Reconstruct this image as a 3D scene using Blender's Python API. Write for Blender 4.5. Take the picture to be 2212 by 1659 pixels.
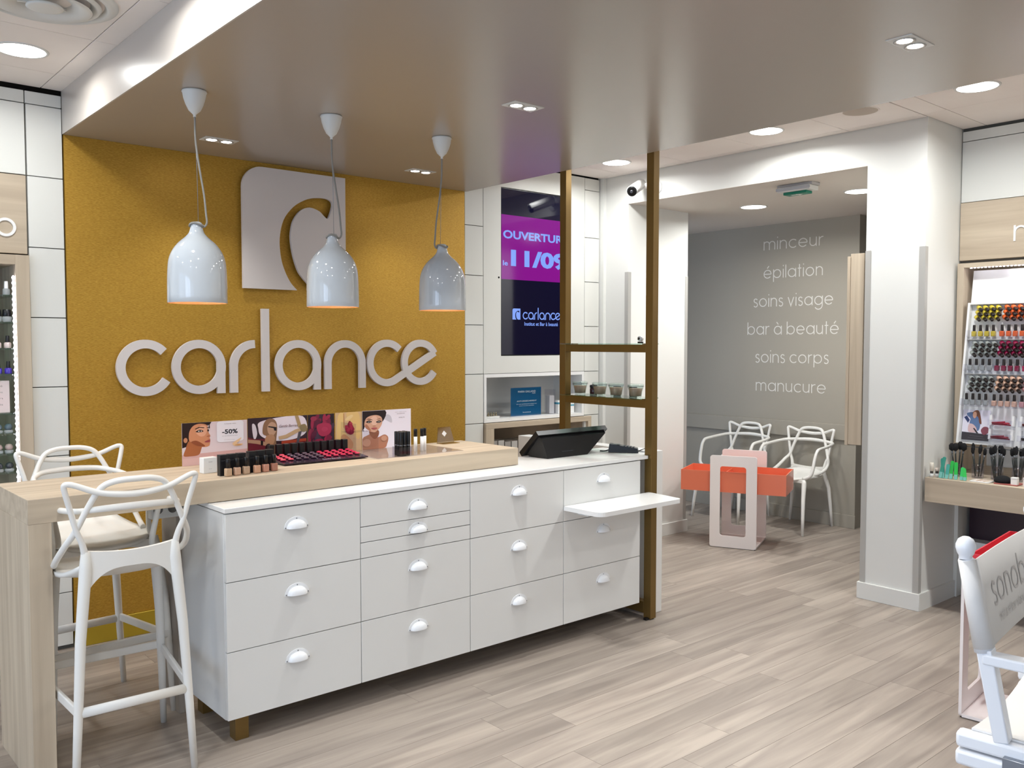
import bpy, bmesh, math, random
from mathutils import Vector, Matrix
random.seed(7)
PI = math.pi
C = bpy.context.scene.collection
for o in list(bpy.data.objects):
    bpy.data.objects.remove(o, do_unlink=True)

# ------------------------------------------------------------------ camera
YAW, PIT, ROL, FPX = 0.7107, 0.04663, 0.00034, 1903.2
cam_d = bpy.data.cameras.new('camera'); cam = bpy.data.objects.new('camera', cam_d); C.objects.link(cam)
f_ = Vector((math.sin(YAW)*math.cos(PIT), math.cos(YAW)*math.cos(PIT), -math.sin(PIT)))
r_ = Vector((math.cos(YAW), -math.sin(YAW), 0)); u_ = r_.cross(f_)
r2 = math.cos(ROL)*r_ + math.sin(ROL)*u_; u2 = -math.sin(ROL)*r_ + math.cos(ROL)*u_
mw = Matrix(((r2.x, u2.x, -f_.x, 0), (r2.y, u2.y, -f_.y, 0), (r2.z, u2.z, -f_.z, 1.55), (0, 0, 0, 1)))
cam.matrix_world = mw
cam_d.sensor_width = 36; cam_d.lens = 36*FPX/2212; cam_d.clip_start = .05
bpy.context.scene.camera = cam

# ------------------------------------------------------------------ world, exposure
sc = bpy.context.scene
sc.view_settings.view_transform = 'Standard'; sc.view_settings.look = 'None'
sc.view_settings.gamma = 1; sc.view_settings.use_curve_mapping = False
sc.view_settings.exposure = -0.04
w = bpy.data.worlds.new('world'); sc.world = w; w.use_nodes = True
bg = w.node_tree.nodes['Background']; bg.inputs[0].default_value = (.62, .76, 1, 1); bg.inputs[1].default_value = 2.2
K_DOWN = 16.0      # watts of each round downlight
K_LEFT = 11.0      # the same fittings on the window side
K_SPOT = 9.5      # watts of each spot near the gold wall
K_SPOT2 = 40.0     # the same over the customer side
DAY = 190.0        # daylight through the shop window

# ------------------------------------------------------------------ materials
def lin(h):
    v = [int(h[i:i+2], 16)/255 for i in (0, 2, 4)]
    return tuple(((c/12.92) if c <= .04045 else ((c+.055)/1.055)**2.4) for c in v) + (1,)
MATS = {}
def mat(name, hexc, rough=.5, metal=0, spec=.5, emit=None, es=0, trans=0, ior=1.45, alpha=1, coat=0, bump=None):
    if name in MATS: return MATS[name]
    m = bpy.data.materials.new(name); m.use_nodes = True; MATS[name] = m
    b = m.node_tree.nodes['Principled BSDF']
    b.inputs['Base Color'].default_value = lin(hexc); b.inputs['Roughness'].default_value = rough
    b.inputs['Metallic'].default_value = metal; b.inputs['Specular IOR Level'].default_value = spec
    b.inputs['Transmission Weight'].default_value = trans; b.inputs['IOR'].default_value = ior
    b.inputs['Alpha'].default_value = alpha; b.inputs['Coat Weight'].default_value = coat
    if emit: b.inputs['Emission Color'].default_value = lin(emit); b.inputs['Emission Strength'].default_value = es
    nt = m.node_tree
    if bump:   # (scale vector, strength)
        tc = nt.nodes.new('ShaderNodeTexCoord'); mp = nt.nodes.new('ShaderNodeMapping'); nz = nt.nodes.new('ShaderNodeTexNoise'); bp = nt.nodes.new('ShaderNodeBump')
        mp.inputs['Scale'].default_value = bump[0]; nz.inputs['Scale'].default_value = 1; nz.inputs['Detail'].default_value = 3
        bp.inputs['Strength'].default_value = bump[1]; bp.inputs['Distance'].default_value = .002
        nt.links.new(tc.outputs['Object'], mp.inputs[0]); nt.links.new(mp.outputs[0], nz.inputs[0]); nt.links.new(nz.outputs[0], bp.inputs['Height']); nt.links.new(bp.outputs[0], b.inputs['Normal'])
    return m
def noisy(name, c1, c2, scale, rough=.5, metal=0, spec=.5, bump=.0, rnd=0, pos=(.35, .65), detail=5, dist=0.0):
    """colour varied by a stretched noise in object space; rnd mixes in a per-object tone"""
    if name in MATS: return MATS[name]
    m = mat(name, c1, rough, metal, spec); nt = m.node_tree; b = nt.nodes['Principled BSDF']
    N = nt.nodes.new; L = nt.links.new
    tc = N('ShaderNodeTexCoord'); mp = N('ShaderNodeMapping'); nz = N('ShaderNodeTexNoise'); cr = N('ShaderNodeValToRGB')
    mp.inputs['Scale'].default_value = scale; nz.inputs['Scale'].default_value = 1; nz.inputs['Detail'].default_value = detail; nz.inputs['Distortion'].default_value = dist
    cr.color_ramp.elements[0].position = pos[0]; cr.color_ramp.elements[1].position = pos[1]
    cr.color_ramp.elements[0].color = lin(c1); cr.color_ramp.elements[1].color = lin(c2)
    L(tc.outputs['Object'], mp.inputs[0])
    if rnd:
        oi = N('ShaderNodeObjectInfo'); vm = N('ShaderNodeVectorMath'); vm.operation = 'ADD'
        sx = N('ShaderNodeMath'); sx.operation = 'MULTIPLY'; sx.inputs[1].default_value = 93.0
        L(oi.outputs['Random'], sx.inputs[0]); L(mp.outputs[0], vm.inputs[0]); L(sx.outputs[0], vm.inputs[1]); L(vm.outputs[0], nz.inputs[0])
        hs = N('ShaderNodeHueSaturation'); mr = N('ShaderNodeMapRange'); mr.inputs['To Min'].default_value = 1-rnd; mr.inputs['To Max'].default_value = 1+rnd*.7
        L(oi.outputs['Random'], mr.inputs['Value']); L(mr.outputs[0], hs.inputs['Value']); L(cr.outputs[0], hs.inputs['Color']); L(hs.outputs[0], b.inputs['Base Color'])
    else:
        L(mp.outputs[0], nz.inputs[0]); L(cr.outputs[0], b.inputs['Base Color'])
    L(nz.outputs[0], cr.inputs[0])
    if bump:
        bp = N('ShaderNodeBump'); bp.inputs['Strength'].default_value = bump; bp.inputs['Distance'].default_value = .002
        L(nz.outputs[0], bp.inputs['Height']); L(bp.outputs[0], b.inputs['Normal'])
    return m

M_wall = mat('white_wall_paint', 'e5e5e0', .55, spec=.3)
M_panel = mat('white_laminate', 'e0e0da', .35, spec=.4)
M_lac = mat('white_lacquer', 'eeeeec', .3, spec=.5)
M_grey = mat('warm_grey_paint', 'a09a8e', .6, spec=.3)
M_taupe = mat('satin_taupe_paint', 'aaa096', .27, spec=.9)
M_tile = noisy('ceiling_tile_white', 'eee6e0', 'f2ebe5', (3, 3, 3), .8, spec=.2)
M_dark = mat('dark_void', '1c1916', .8, spec=.1)
M_joint = mat('joint_shadow_board', '6c6a64', .8, spec=.1)
M_floorjoint = mat('floor_joint', '70655a', .8)
M_plank = noisy('vinyl_plank', '8d8279', 'afa397', (1.3, 18, 18), .42, spec=.35, bump=.05, rnd=.13, pos=(.3, .7), detail=7, dist=.6)
WX = dict(c1='b0a08c', c2='cabba5')
M_woodx = noisy('pale_wood_x', WX['c1'], WX['c2'], (1.2, 22, 22), .6, spec=.12, bump=.05, pos=(.25, .7), dist=.5)
M_woody = noisy('pale_wood_y', WX['c1'], WX['c2'], (22, 1.2, 22), .6, spec=.12, bump=.05, pos=(.25, .7), dist=.5)
M_woodz = noisy('pale_wood_z', WX['c1'], WX['c2'], (22, 22, 1.2), .6, spec=.12, bump=.05, pos=(.25, .7), dist=.5)
def gold_fabric():
    m = mat('gold_wallcovering', 'b8892a', .42, metal=.45, spec=.6); nt = m.node_tree; b = nt.nodes['Principled BSDF']; N = nt.nodes.new; L = nt.links.new
    tc = N('ShaderNodeTexCoord'); mp = N('ShaderNodeMapping'); nz = N('ShaderNodeTexNoise'); cr = N('ShaderNodeValToRGB')
    mp.inputs['Scale'].default_value = (70, 70, 620); nz.inputs['Scale'].default_value = 1; nz.inputs['Detail'].default_value = 4
    cr.color_ramp.elements[0].position = .3; cr.color_ramp.elements[1].position = .75
    cr.color_ramp.elements[0].color = lin('a67a24'); cr.color_ramp.elements[1].color = lin('d4aa48')
    bp = N('ShaderNodeBump'); bp.inputs['Strength'].default_value = .4; bp.inputs['Distance'].default_value = .0012
    n2 = N('ShaderNodeTexNoise'); n2.inputs['Scale'].default_value = 620; n2.inputs['Detail'].default_value = 2
    ad = N('ShaderNodeMath'); ad.operation = 'ADD'
    L(tc.outputs['Object'], mp.inputs[0]); L(mp.outputs[0], nz.inputs[0]); L(nz.outputs[0], cr.inputs[0]); L(cr.outputs[0], b.inputs['Base Color'])
    L(tc.outputs['Object'], n2.inputs[0]); L(nz.outputs[0], ad.inputs[0]); L(n2.outputs[0], ad.inputs[1]); L(ad.outputs[0], bp.inputs['Height']); L(bp.outputs[0], b.inputs['Normal'])
    return m
M_gold = gold_fabric()
M_goldbase = mat('gold_skirting', 'b59a2e', .3, metal=.3)
M_bronze = mat('bronze_painted_steel', '806638', .32, metal=.55)
M_sign = mat('sign_off_white', 'd8d0cc', .5, spec=.3)
M_chair = mat('white_polypropylene', 'eceae4', .38, spec=.45)
M_porc = mat('glossy_porcelain', 'c0c6cb', .06, spec=.6, coat=.4)
M_canopy = mat('white_plastic', 'dadad6', .45)
M_cord = mat('grey_cord', '8f8c86', .8)
M_alu = mat('brushed_aluminium', 'b9b7b2', .4, metal=.15)
M_steel = mat('steel', '8d929a', .35, metal=.8)
M_light = mat('lit_diffuser', 'ffffff', .5, emit='fffaf4', es=9)
M_spotglow = mat('lit_led_lens', 'ffffff', .5, emit='fff8f0', es=30)
M_pend = mat('lit_bulb', 'ffffff', .5, emit='ffdba8', es=6)
M_shade_in = mat('copper_tinted_lining', 'd8a070', .25, metal=.6)
M_led = mat('led_strip_lit', 'ffffff', .5, emit='f2edff', es=14)
M_black = mat('black_plastic', '121214', .35, spec=.5)
M_blackg = mat('black_gloss', '0a0a0c', .08, spec=.6)
M_coral = mat('coral_acrylic', 'e87c5c', .25, spec=.5)
M_pinkw = mat('white_stand_steel', 'f4ecea', .35)
M_red = mat('red_acrylic', 'dc3c48', .25)
def thin(name, tint, refl=.06):
    m = bpy.data.materials.new(name); m.use_nodes = True; nt = m.node_tree; nt.nodes.remove(nt.nodes['Principled BSDF'])
    N = nt.nodes.new; out = nt.nodes['Material Output']; tr = N('ShaderNodeBsdfTransparent'); gl = N('ShaderNodeBsdfGlossy'); mx = N('ShaderNodeMixShader'); fr = N('ShaderNodeFresnel'); mt = N('ShaderNodeMath')
    tr.inputs[0].default_value = lin(tint); gl.inputs['Roughness'].default_value = .04; fr.inputs[0].default_value = 1.45; mt.operation = 'ADD'; mt.inputs[1].default_value = refl-.03; mt.use_clamp = True; gm = N('ShaderNodeNewGeometry'); m2 = N('ShaderNodeMath'); m2.operation = 'SUBTRACT'; m2.inputs[0].default_value = 1; m3 = N('ShaderNodeMath'); m3.operation = 'MULTIPLY'
    nt.links.new(fr.outputs[0], mt.inputs[0]); nt.links.new(gm.outputs['Backfacing'], m2.inputs[1]); nt.links.new(mt.outputs[0], m3.inputs[0]); nt.links.new(m2.outputs[0], m3.inputs[1]); nt.links.new(m3.outputs[0], mx.inputs[0]); nt.links.new(tr.outputs[0], mx.inputs[1]); nt.links.new(gl.outputs[0], mx.inputs[2]); nt.links.new(mx.outputs[0], out.inputs[0])
    MATS[name] = m; return m
M_glass = thin('clear_glass', 'f2f8f6')
M_gedge = thin('green_glass', 'e2f3ec', .12)
M_pane = thin('window_glass', 'fafcfc', .04)
M_acryl = thin('clear_acrylic', 'f6f6fa')
M_canvas = mat('white_canvas', 'e2dfdb', .85, spec=.15, bump=((900, 900, 900), .15))
M_skinA = '#'

# ------------------------------------------------------------------ object helpers
OFF = {}
def thing(name, label, cat, loc=(0, 0, 0), rotz=0, group=None):
    o = bpy.data.objects.new(name, None); C.objects.link(o); o.empty_display_size = .05
    o.location = loc; o.rotation_euler = (0, 0, rotz)
    tag(o, label, cat, group); OFF[o.name] = Vector(loc)
    return o
def tag(o, label=None, cat=None, group=None, kind=None):
    if label: o['label'] = label
    if cat: o['category'] = cat
    if group: o['group'] = group
    if kind: o['kind'] = kind
    return o
def dup(root, loc, rotz=None, label=None, group=None):
    r = root.copy(); C.objects.link(r); r.location = loc
    if rotz is not None: r.rotation_euler = (0, 0, rotz)
    if label: r['label'] = label
    if group: r['group'] = group
    for ch in list(root.children):
        c = ch.copy(); C.objects.link(c); c.parent = r
        for g in ch.children:
            d = g.copy(); C.objects.link(d); d.parent = c
    return r
def crs(P, n=8, closed=False):
    """Catmull-Rom through points (last component may be a radius)"""
    P = [tuple(p) for p in P]; out = []; m = len(P)
    segs = m if closed else m-1
    for i in range(segs):
        p0 = P[(i-1) % m] if (closed or i > 0) else tuple(2*a-b for a, b in zip(P[0], P[1]))
        p1 = P[i]; p2 = P[(i+1) % m]
        p3 = P[(i+2) % m] if (closed or i+2 < m) else tuple(2*a-b for a, b in zip(P[-1], P[-2]))
        for k in range(n):
            t = k/n
            out.append(tuple(.5*((2*b)+(c-a)*t+(2*a-5*b+4*c-d)*t*t+(-a+3*b-3*c+d)*t**3) for a, b, c, d in zip(p0, p1, p2, p3)))
    if not closed: out.append(P[-1])
    return out
class MB:
    def __init__(s): s.bm = bmesh.new(); s.mats = []; s.cur = 0
    def use(s, m):
        if m not in s.mats: s.mats.append(m)
        s.cur = s.mats.index(m); return s
    def face(s, vs, smooth=False):
        try: f = s.bm.faces.new(vs)
        except ValueError: return None
        f.material_index = s.cur; f.smooth = smooth; return f
    def box(s, x0, x1, y0, y1, z0, z1, bev=0, M=None, seg=2):
        x0, x1 = min(x0, x1), max(x0, x1); y0, y1 = min(y0, y1), max(y0, y1); z0, z1 = min(z0, z1), max(z0, z1)
        v = [s.bm.verts.new((x, y, z)) for z in (z0, z1) for y in (y0, y1) for x in (x0, x1)]
        fs = [s.face([v[i] for i in q]) for q in ((0, 2, 3, 1), (4, 5, 7, 6), (0, 1, 5, 4), (2, 6, 7, 3), (0, 4, 6, 2), (1, 3, 7, 5))]
        vs = v
        if bev:
            es = list({e for f in fs for e in f.edges})
            r = bmesh.ops.bevel(s.bm, geom=es, offset=bev, segments=seg, affect='EDGES', profile=.5, material=s.cur)
            vs = list({vv for f in r['faces'] for vv in f.verts} | {vv for vv in v if vv.is_valid})
            for f in r['faces']: f.smooth = True
        if M is not None:
            for vv in vs: vv.co = M @ vv.co
        return s
    def beam(s, a, b, w, h, up=(0, 0, 1), bev=0):
        """rectangular bar from a to b"""
        a = Vector(a); b = Vector(b); d = b-a; L = d.length; d.normalize(); up = Vector(up)
        x = d.cross(up)
        if x.length < 1e-5: x = d.cross(Vector((0, 1, 0)))
        x.normalize(); z = x.cross(d)
        M = Matrix(((x.x, d.x, z.x, a.x), (x.y, d.y, z.y, a.y), (x.z, d.z, z.z, a.z), (0, 0, 0, 1)))
        return s.box(-w/2, w/2, 0, L, -h/2, h/2, bev, M)
    def tube(s, P, r=None, seg=10, closed=False, caps=True, flat=1.0, up=None):
        """P: points (x,y,z[,r]); flat squeezes the section across 'up'"""
        pts = [Vector(p[:3]) for p in P]; rad = [(p[3] if len(p) > 3 else r) for p in P]; n = len(pts); rings = []
        pu = None
        for i in range(n):
            if closed: t = pts[(i+1) % n]-pts[i-1]
            else: t = pts[min(i+1, n-1)]-pts[max(i-1, 0)]
            t.normalize()
            if up is not None: a = t.cross(Vector(up))
            else: a = pu - t*pu.dot(t) if pu is not None else (t.cross(Vector((0, 0, 1))) if abs(t.z) < .95 else t.cross(Vector((0, 1, 0))))
            if a.length < 1e-6: a = t.orthogonal()
            a.normalize(); pu = a; b = t.cross(a)
            rings.append([s.bm.verts.new(pts[i]+(a*math.cos(q)*rad[i]+b*math.sin(q)*rad[i]*flat)) for q in [2*PI*k/seg for k in range(seg)]])
        m = n if closed else n-1
        for i in range(m):
            A, B = rings[i], rings[(i+1) % n]
            for k in range(seg): s.face([A[k], A[(k+1) % seg], B[(k+1) % seg], B[k]], True)
        if caps and not closed:
            s.face(list(reversed(rings[0]))); s.face(rings[-1])
        return s
    def cyl(s, a, b, r0, r1=None, seg=16, caps=True):
        return s.tube([tuple(a)+(r0,), tuple(b)+(r1 if r1 is not None else r0,)], seg=seg, caps=caps)
    def lathe(s, c, prof, seg=24, smooth=True, axis='z'):
        c = Vector(c); rings = []
        for r, z in prof:
            if r < 1e-6: rings.append([s.bm.verts.new(c+ax3(0, 0, z, axis))])
            else: rings.append([s.bm.verts.new(c+ax3(r*math.cos(2*PI*k/seg), r*math.sin(2*PI*k/seg), z, axis)) for k in range(seg)])
        for A, B in zip(rings, rings[1:]):
            for k in range(seg):
                a, b = A[k % len(A)], A[(k+1) % len(A)]; c2, d = B[(k+1) % len(B)], B[k % len(B)]
                q = []
                for v in (a, b, c2, d):
                    if v not in q: q.append(v)
                if len(q) > 2: s.face(q, smooth)
        return s
    def prism(s, pts, fn, d0, d1):
        """pts 2-D polygon, fn(u,v,d)->xyz, between depths d0,d1"""
        A = [s.bm.verts.new(fn(u, v, d0)) for u, v in pts]; B = [s.bm.verts.new(fn(u, v, d1)) for u, v in pts]
        s.face(A); s.face(list(reversed(B))); n = len(pts)
        for i in range(n): s.face([A[i], B[i], B[(i+1) % n], A[(i+1) % n]])
        return s
    def sheet(s, pts, fn, d=0):
        s.face([s.bm.verts.new(fn(u, v, d)) for u, v in pts]); return s
    def ribbon(s, P, wd, fn, d0, d1, closed=False):
        """stroke of width wd along 2-D polyline, extruded between d0 and d1"""
        P = [Vector(p) for p in P]; n = len(P); Lf = []; Rt = []
        for i in range(n):
            if closed: a = P[i]-P[i-1]; b = P[(i+1) % n]-P[i]
            else: a = P[i]-P[i-1] if i else P[1]-P[0]; b = P[i+1]-P[i] if i < n-1 else P[-1]-P[-2]
            a = a.normalized(); b = b.normalized(); t = (a+b)
            if t.length < 1e-6: t = a
            t.normalize(); nr = Vector((-t.y, t.x)); k = 1/max(.35, nr.dot(Vector((-a.y, a.x))))
            Lf.append(P[i]+nr*wd/2*k); Rt.append(P[i]-nr*wd/2*k)
        V = [[s.bm.verts.new(fn(p.x, p.y, d)) for p in Q] for Q in (Lf, Rt) for d in (d0, d1)]
        l0, l1, r0, r1 = V; m = n if closed else n-1
        for i in range(m):
            j = (i+1) % n
            s.face([l0[i], l0[j], r0[j], r0[i]])
            if d0 != d1:
                s.face([l1[i], r1[i], r1[j], l1[j]]); s.face([l0[i], l1[i], l1[j], l0[j]]); s.face([r0[i], r0[j], r1[j], r1[i]])
        if not closed and d0 != d1:
            s.face([l0[0], r0[0], r1[0], l1[0]]); s.face([l0[-1], l1[-1], r1[-1], r0[-1]])
        return s
    def obj(s, name, m=None, parent=None, world=True, fix=True, label=None):
        """world=True: geometry was given in world coordinates; it is moved into the parent's frame"""
        if m is not None and not s.mats: s.mats = [m]
        if fix: bmesh.ops.recalc_face_normals(s.bm, faces=s.bm.faces)
        off = Vector((0, 0, 0))
        if parent is not None: off = OFF.get(parent.name, Vector((0, 0, 0)))
        if parent is not None and world and off.length: bmesh.ops.translate(s.bm, verts=s.bm.verts, vec=-off)
        me = bpy.data.meshes.new(name); s.bm.to_mesh(me); s.bm.free()
        for q in s.mats: me.materials.append(q)
        o = bpy.data.objects.new(name, me); C.objects.link(o)
        if parent is not None: o.parent = parent; OFF[o.name] = off
        if label: o['label'] = label
        return o
def ax3(x, y, z, axis):
    return Vector((x, y, z)) if axis == 'z' else (Vector((z, x, y)) if axis == 'x' else Vector((x, z, y)))
def centred(mb_obj):
    """put a top-level mesh's origin at the base of its bounding box"""
    me = mb_obj.data; xs = [v.co for v in me.vertices]
    c = Vector(((min(v.x for v in xs)+max(v.x for v in xs))/2, (min(v.y for v in xs)+max(v.y for v in xs))/2, min(v.z for v in xs)))
    me.transform(Matrix.Translation(-c)); mb_obj.location = c; OFF[mb_obj.name] = c.copy(); return mb_obj
def arc(cx, cy, r, a0, a1, n=None, ry=None):
    n = n or max(6, int(abs(a1-a0)/9)); ry = ry or r
    return [(cx+r*math.cos(math.radians(a0+(a1-a0)*i/n)), cy+ry*math.sin(math.radians(a0+(a1-a0)*i/n))) for i in range(n+1)]
def rrect(x0, x1, y0, y1, r, n=5):
    return arc(x1-r, y1-r, r, 0, 90, n)+arc(x0+r, y1-r, r, 90, 180, n)+arc(x0+r, y0+r, r, 180, 270, n)+arc(x1-r, y0+r, r, 270, 360, n)
def XZ(y0):  # wall-facing plane, depth towards -y
    return lambda u, v, d: (u, y0-d, v)
# thin geometric stroke alphabet, x-height 1
def glyphs(ch, w):
    R = (1-w)/2; cx = R+w/2; A = 1.45
    bowl = arc(cx, .5, R, 0, 360, 28); st = 2*R+w/2
    g = {'c': ([arc(cx, .5, R, 45, 315, 22)], 1.7*R+w), 'o': ([bowl], 1+.0),
         'e': ([arc(cx, .5, R, 0, 320, 24), [(w/2, .5), (2*R+w/2, .5)]], 1),
         'a': ([bowl, [(st, 1), (st, 0)]], 1), 'b': ([bowl, [(w/2, A), (w/2, 0)]], 1), 'p': ([bowl, [(w/2, 1), (w/2, -.42)]], 1),
         'g': ([bowl, [(st, 1), (st, 0)]+arc(cx, -.02, R, 0, -150, 12)], 1), 'd': ([bowl, [(st, A), (st, 0)]], 1),
         'i': ([[(w/2, 1), (w/2, 0)], [(w/2, 1.3), (w/2, 1.3+w*1.2)]], w), 'l': ([[(w/2, A), (w/2, 0)]], w),
         't': ([[(.2, A-.05), (.2, 0)], [(0, 1-w/2), (.42, 1-w/2)]], .42), 'v': ([[(0.03, 1), (.38, 0.02), (.73, 1)]], .76),
         'r': ([[(w/2, 1), (w/2, 0)], arc(.42, .58, .37, 175, 80, 9)], .46),
         'n': ([[(w/2, 1), (w/2, 0)], arc(.40, .60, .35, 180, 0, 14)+[(.75, 0)]], .75+w/2),
         'h': ([[(w/2, A), (w/2, 0)], arc(.40, .60, .35, 180, 0, 14)+[(.75, 0)]], .75+w/2),
         'm': ([[(w/2, 1), (w/2, 0)], arc(.36, .64, .31, 180, 0, 12)+[(.67, 0)], arc(.98, .64, .31, 180, 0, 12)+[(1.29, 0)]], 1.29+w/2),
         'u': ([[(w/2, 1)]+arc(.39, .40, .34, 180, 360, 14)+[(.73, 1)], [(.73, .5), (.73, 0)]], .73+w/2),
         's': ([[(.5, .84)]+arc(.29, .74, .21, 50, 250, 10)+arc(.29, .26, .24, 70, -150, 12)], .56)}
    g['é'] = (g['e'][0]+[[(cx-.05, 1.15), (cx+.16, 1.42)]], 1); g['à'] = (g['a'][0]+[[(cx+.05, 1.15), (cx-.16, 1.42)]], 1)
    return g.get(ch, ([], .42))
def stroke_text(mb, txt, w, u0, u1, v0, xh, fn, d0, d1, gap=.2):
    """fit txt between u0 and u1 on baseline v0"""
    wid = 0; place = []
    for ch in txt:
        pl, adv = glyphs(ch, w); place.append((wid, pl)); wid += adv+(gap if ch != ' ' else 0)
    wid -= gap; sx = (u1-u0)/wid; k = 0
    for x, pl in place:
        for P in pl:
            k += 1; e = (k % 3)*.00004 if d0 != d1 else 0
            mb.ribbon([(u0+(x+px)*sx, v0+py*xh) for px, py in P], w*xh, fn, d0, d1+e)
def text_bm(mb, txt, u0, u1, v0, v1, fn, d=0, bold=0, shear=0):
    """built-in font text fitted into the rectangle"""
    cu = bpy.data.curves.new('t', 'FONT'); cu.body = txt; cu.size = 1; cu.offset = bold; cu.shear = shear; cu.resolution_u = 3
    ob = bpy.data.objects.new('t', cu); C.objects.link(ob); dg = bpy.context.evaluated_depsgraph_get()
    me = bpy.data.meshes.new_from_object(ob.evaluated_get(dg)); bpy.data.objects.remove(ob, do_unlink=True)
    xs = [v.co.x for v in me.vertices]; ys = [v.co.y for v in me.vertices]
    ax, bx, ay, by = min(xs), max(xs), min(ys), max(ys)
    vs = [mb.bm.verts.new(fn(u0+(v.co.x-ax)/(bx-ax)*(u1-u0), v0+(v.co.y-ay)/(by-ay)*(v1-v0), d)) for v in me.vertices]
    for p in me.polygons: mb.face([vs[i] for i in p.vertices])
    bpy.data.meshes.remove(me)
# ---- the shop's own lettering, units of x-height on baseline 0, x from measured positions
def brand_word(mb, ox, oz, k, fn, d0, d1):
    """letters drawn with centreline strokes; returns nothing"""
    for i, (P, cl) in enumerate(brand_strokes()):
        mb.ribbon([(ox+(x-1.414)*k, oz+(z-1.27)*k) for x, z in P], .0455*k, fn, d0, d1+(i % 3)*.00004, cl)
def brand_strokes():
    R = .1255
    S = [(arc(1.562, 1.418, R, 42, 328, 40), False),
         (arc(1.847, 1.418, R, 0, 360, 44)[:-1], True), ([(1.9690, 1.44), (1.9690, 1.27)], False),
         ([(2.043, 1.27), (2.043, 1.43)]+arc(2.168, 1.418, .125, 174, 90, 12), False),
         ([(2.2335, 1.27), (2.2335, 1.745)], False),
         (arc(2.439, 1.418, R, 0, 360, 44)[:-1], True), ([(2.5610, 1.44), (2.5610, 1.27)], False),
         ([(2.634, 1.27)]+arc(2.7535, 1.424, .1195, 180, 0, 26)+[(2.873, 1.27)], False),
         (arc(3.055, 1.422, R, 43, 300, 34)+[(3.427, 1.4865)], False),
         (arc(3.313, 1.4225, R, 28, 329, 40), False)]
    return S

# ================================================================== STRUCTURE
HC = 2.825; YB = 4.80; XR = 5.065
def struct(name, mb, m=None):
    o = mb.obj(name, m); o['kind'] = 'structure'; return o
# floor
fl = struct('floor', MB().box(-3.3, 8.2, -4.1, 6.3, -.06, -.006), M_floorjoint)
fullm = None
def plank_mesh(L, wd):
    mb = MB(); mb.box(.0006, L-.0006, .0006, wd-.0006, -.005, 0)
    me = bpy.data.meshes.new('plank'); mb.bm.to_mesh(me); mb.bm.free(); me.materials.append(M_plank); return me
PW, PL = .152, 1.22
pm = plank_mesh(PL, PW); rest = MB(); npl = 0; rr = random.Random(3)
y = -4.05; row = 0
while y < 6.2:
    x = -3.25 - rr.random()*PL
    while x < 8.1:
        x0, x1 = max(x, -3.25), min(x+PL, 8.15); cx, cy = (x0+x1)/2, y+PW/2
        d = math.hypot(cx, cy); a0 = math.degrees(math.atan2(cx, cy))
        vis = 2.3 < d and 3 < a0 < 78 and cy > .4 and cx < 7.4 and cy < 6 and (cy < 5 or cx > 5.6)
        if x1-x0 > .05:
            if vis and npl < 290:
                o = bpy.data.objects.new('plank', pm); C.objects.link(o); o.parent = fl
                o.location = (x0, y, 0); o.scale.x = (x1-x0)/PL; npl += 1
            else: rest.box(x0+.0006, x1-.0006, y+.0006, y+PW-.0006, -.005, 0)
        x += PL
    y += PW; row += 1
ro = rest.obj('plank_field', M_plank, fl); ro['kind'] = 'stuff'
# ceiling slab, tiles
ce = struct('ceiling', MB().box(-3.3, 8.2, -4.1, 6.3, 2.87, 2.95), M_dark)
def tiles(xs, ys, z=None):
    z = z or HC
    for x0, x1 in zip(xs, xs[1:]):
        for y0, y1 in zip(ys, ys[1:]):
            g = .0018
            MB().box(x0+g, x1-g, y0+g, y1-g, z, z+.03, .0012, seg=1).obj('ceiling_tile', M_tile, ce)
HL = 2.79
tiles([-3.2, -2.50, -1.30, -.10, 1.10, 1.194], [-4.0, -3.89, -3.29, -2.69, -2.09, -1.49, -.89, -.29, .31, .91, 1.51, 2.11, 2.71, 3.31, 3.91, 4.51, 4.80], HL)
tiles([3.722, 3.79, 4.39, 4.99, 5.52], [-4.0, -3.35, -2.65, -2.05, -1.45, -.85, -.25, .35, .95, 1.55, 2.15, 2.283])
tiles([3.722, 3.79, 4.39, 4.99, 5.062], [2.287, 2.75, 3.35, 3.95, 4.55, 4.80])
tiles([1.198, 2.4, 3.718], [-4.0, -3.35, -2.65, -2.05, -1.45, -1.01])
# lowered ceiling over the counter
so = struct('ceiling_soffit', MB().box(1.195, 3.72, -1.0, 4.80, 2.58, 2.869, .002, seg=1), M_taupe)
MB().box(1.1915, 1.1949, -1.0, 4.799, 2.5805, 2.82).obj('lit_side_skin', mat('satin_taupe_lit_copy', 'c0b8b0', .27, spec=.9), so)  # soffit's own paint, lightened: the light on this side is put into the colour
# back wall: solid backing round the recesses, then the panels one by one
bk = MB()
bk.box(-3.3, .30, 4.82, 5.25, 0, 2.87).box(.30, 1.03, 5.10, 5.25, 0, 2.87).box(.30, 1.03, 4.82, 5.10, 1.985, 2.87).box(1.03, 3.87, 4.82, 5.25, 0, 2.87)
bk.box(3.87, 5.065, 5.15, 5.25, 0, 2.87).box(3.87, 5.065, 4.82, 5.15, 2.70, 2.87).box(4.93, 5.065, 4.82, 5.15, 0, 2.87).box(3.87, 5.065, 4.9, 5.15, 1.33, 2.72).box(.3, 1.03, 4.82, 5.1, 0, .1)
wb = struct('wall_back', bk, M_joint)
MB().box(-3.2, 1.194, 4.8195, 4.822, 2.765, 2.869).obj('shadow_gap', M_dark, wb); MB().box(3.722, 5.035, 4.8195, 4.822, 2.81, 2.869).obj('shadow_gap', M_dark, wb)
for a, b in ((-3.2, 1.194), (3.704, 5.034)): MB().box(a, b, 4.8, 4.822, 2.857, 2.869).obj('shadow_gap', M_dark, wb)
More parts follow.
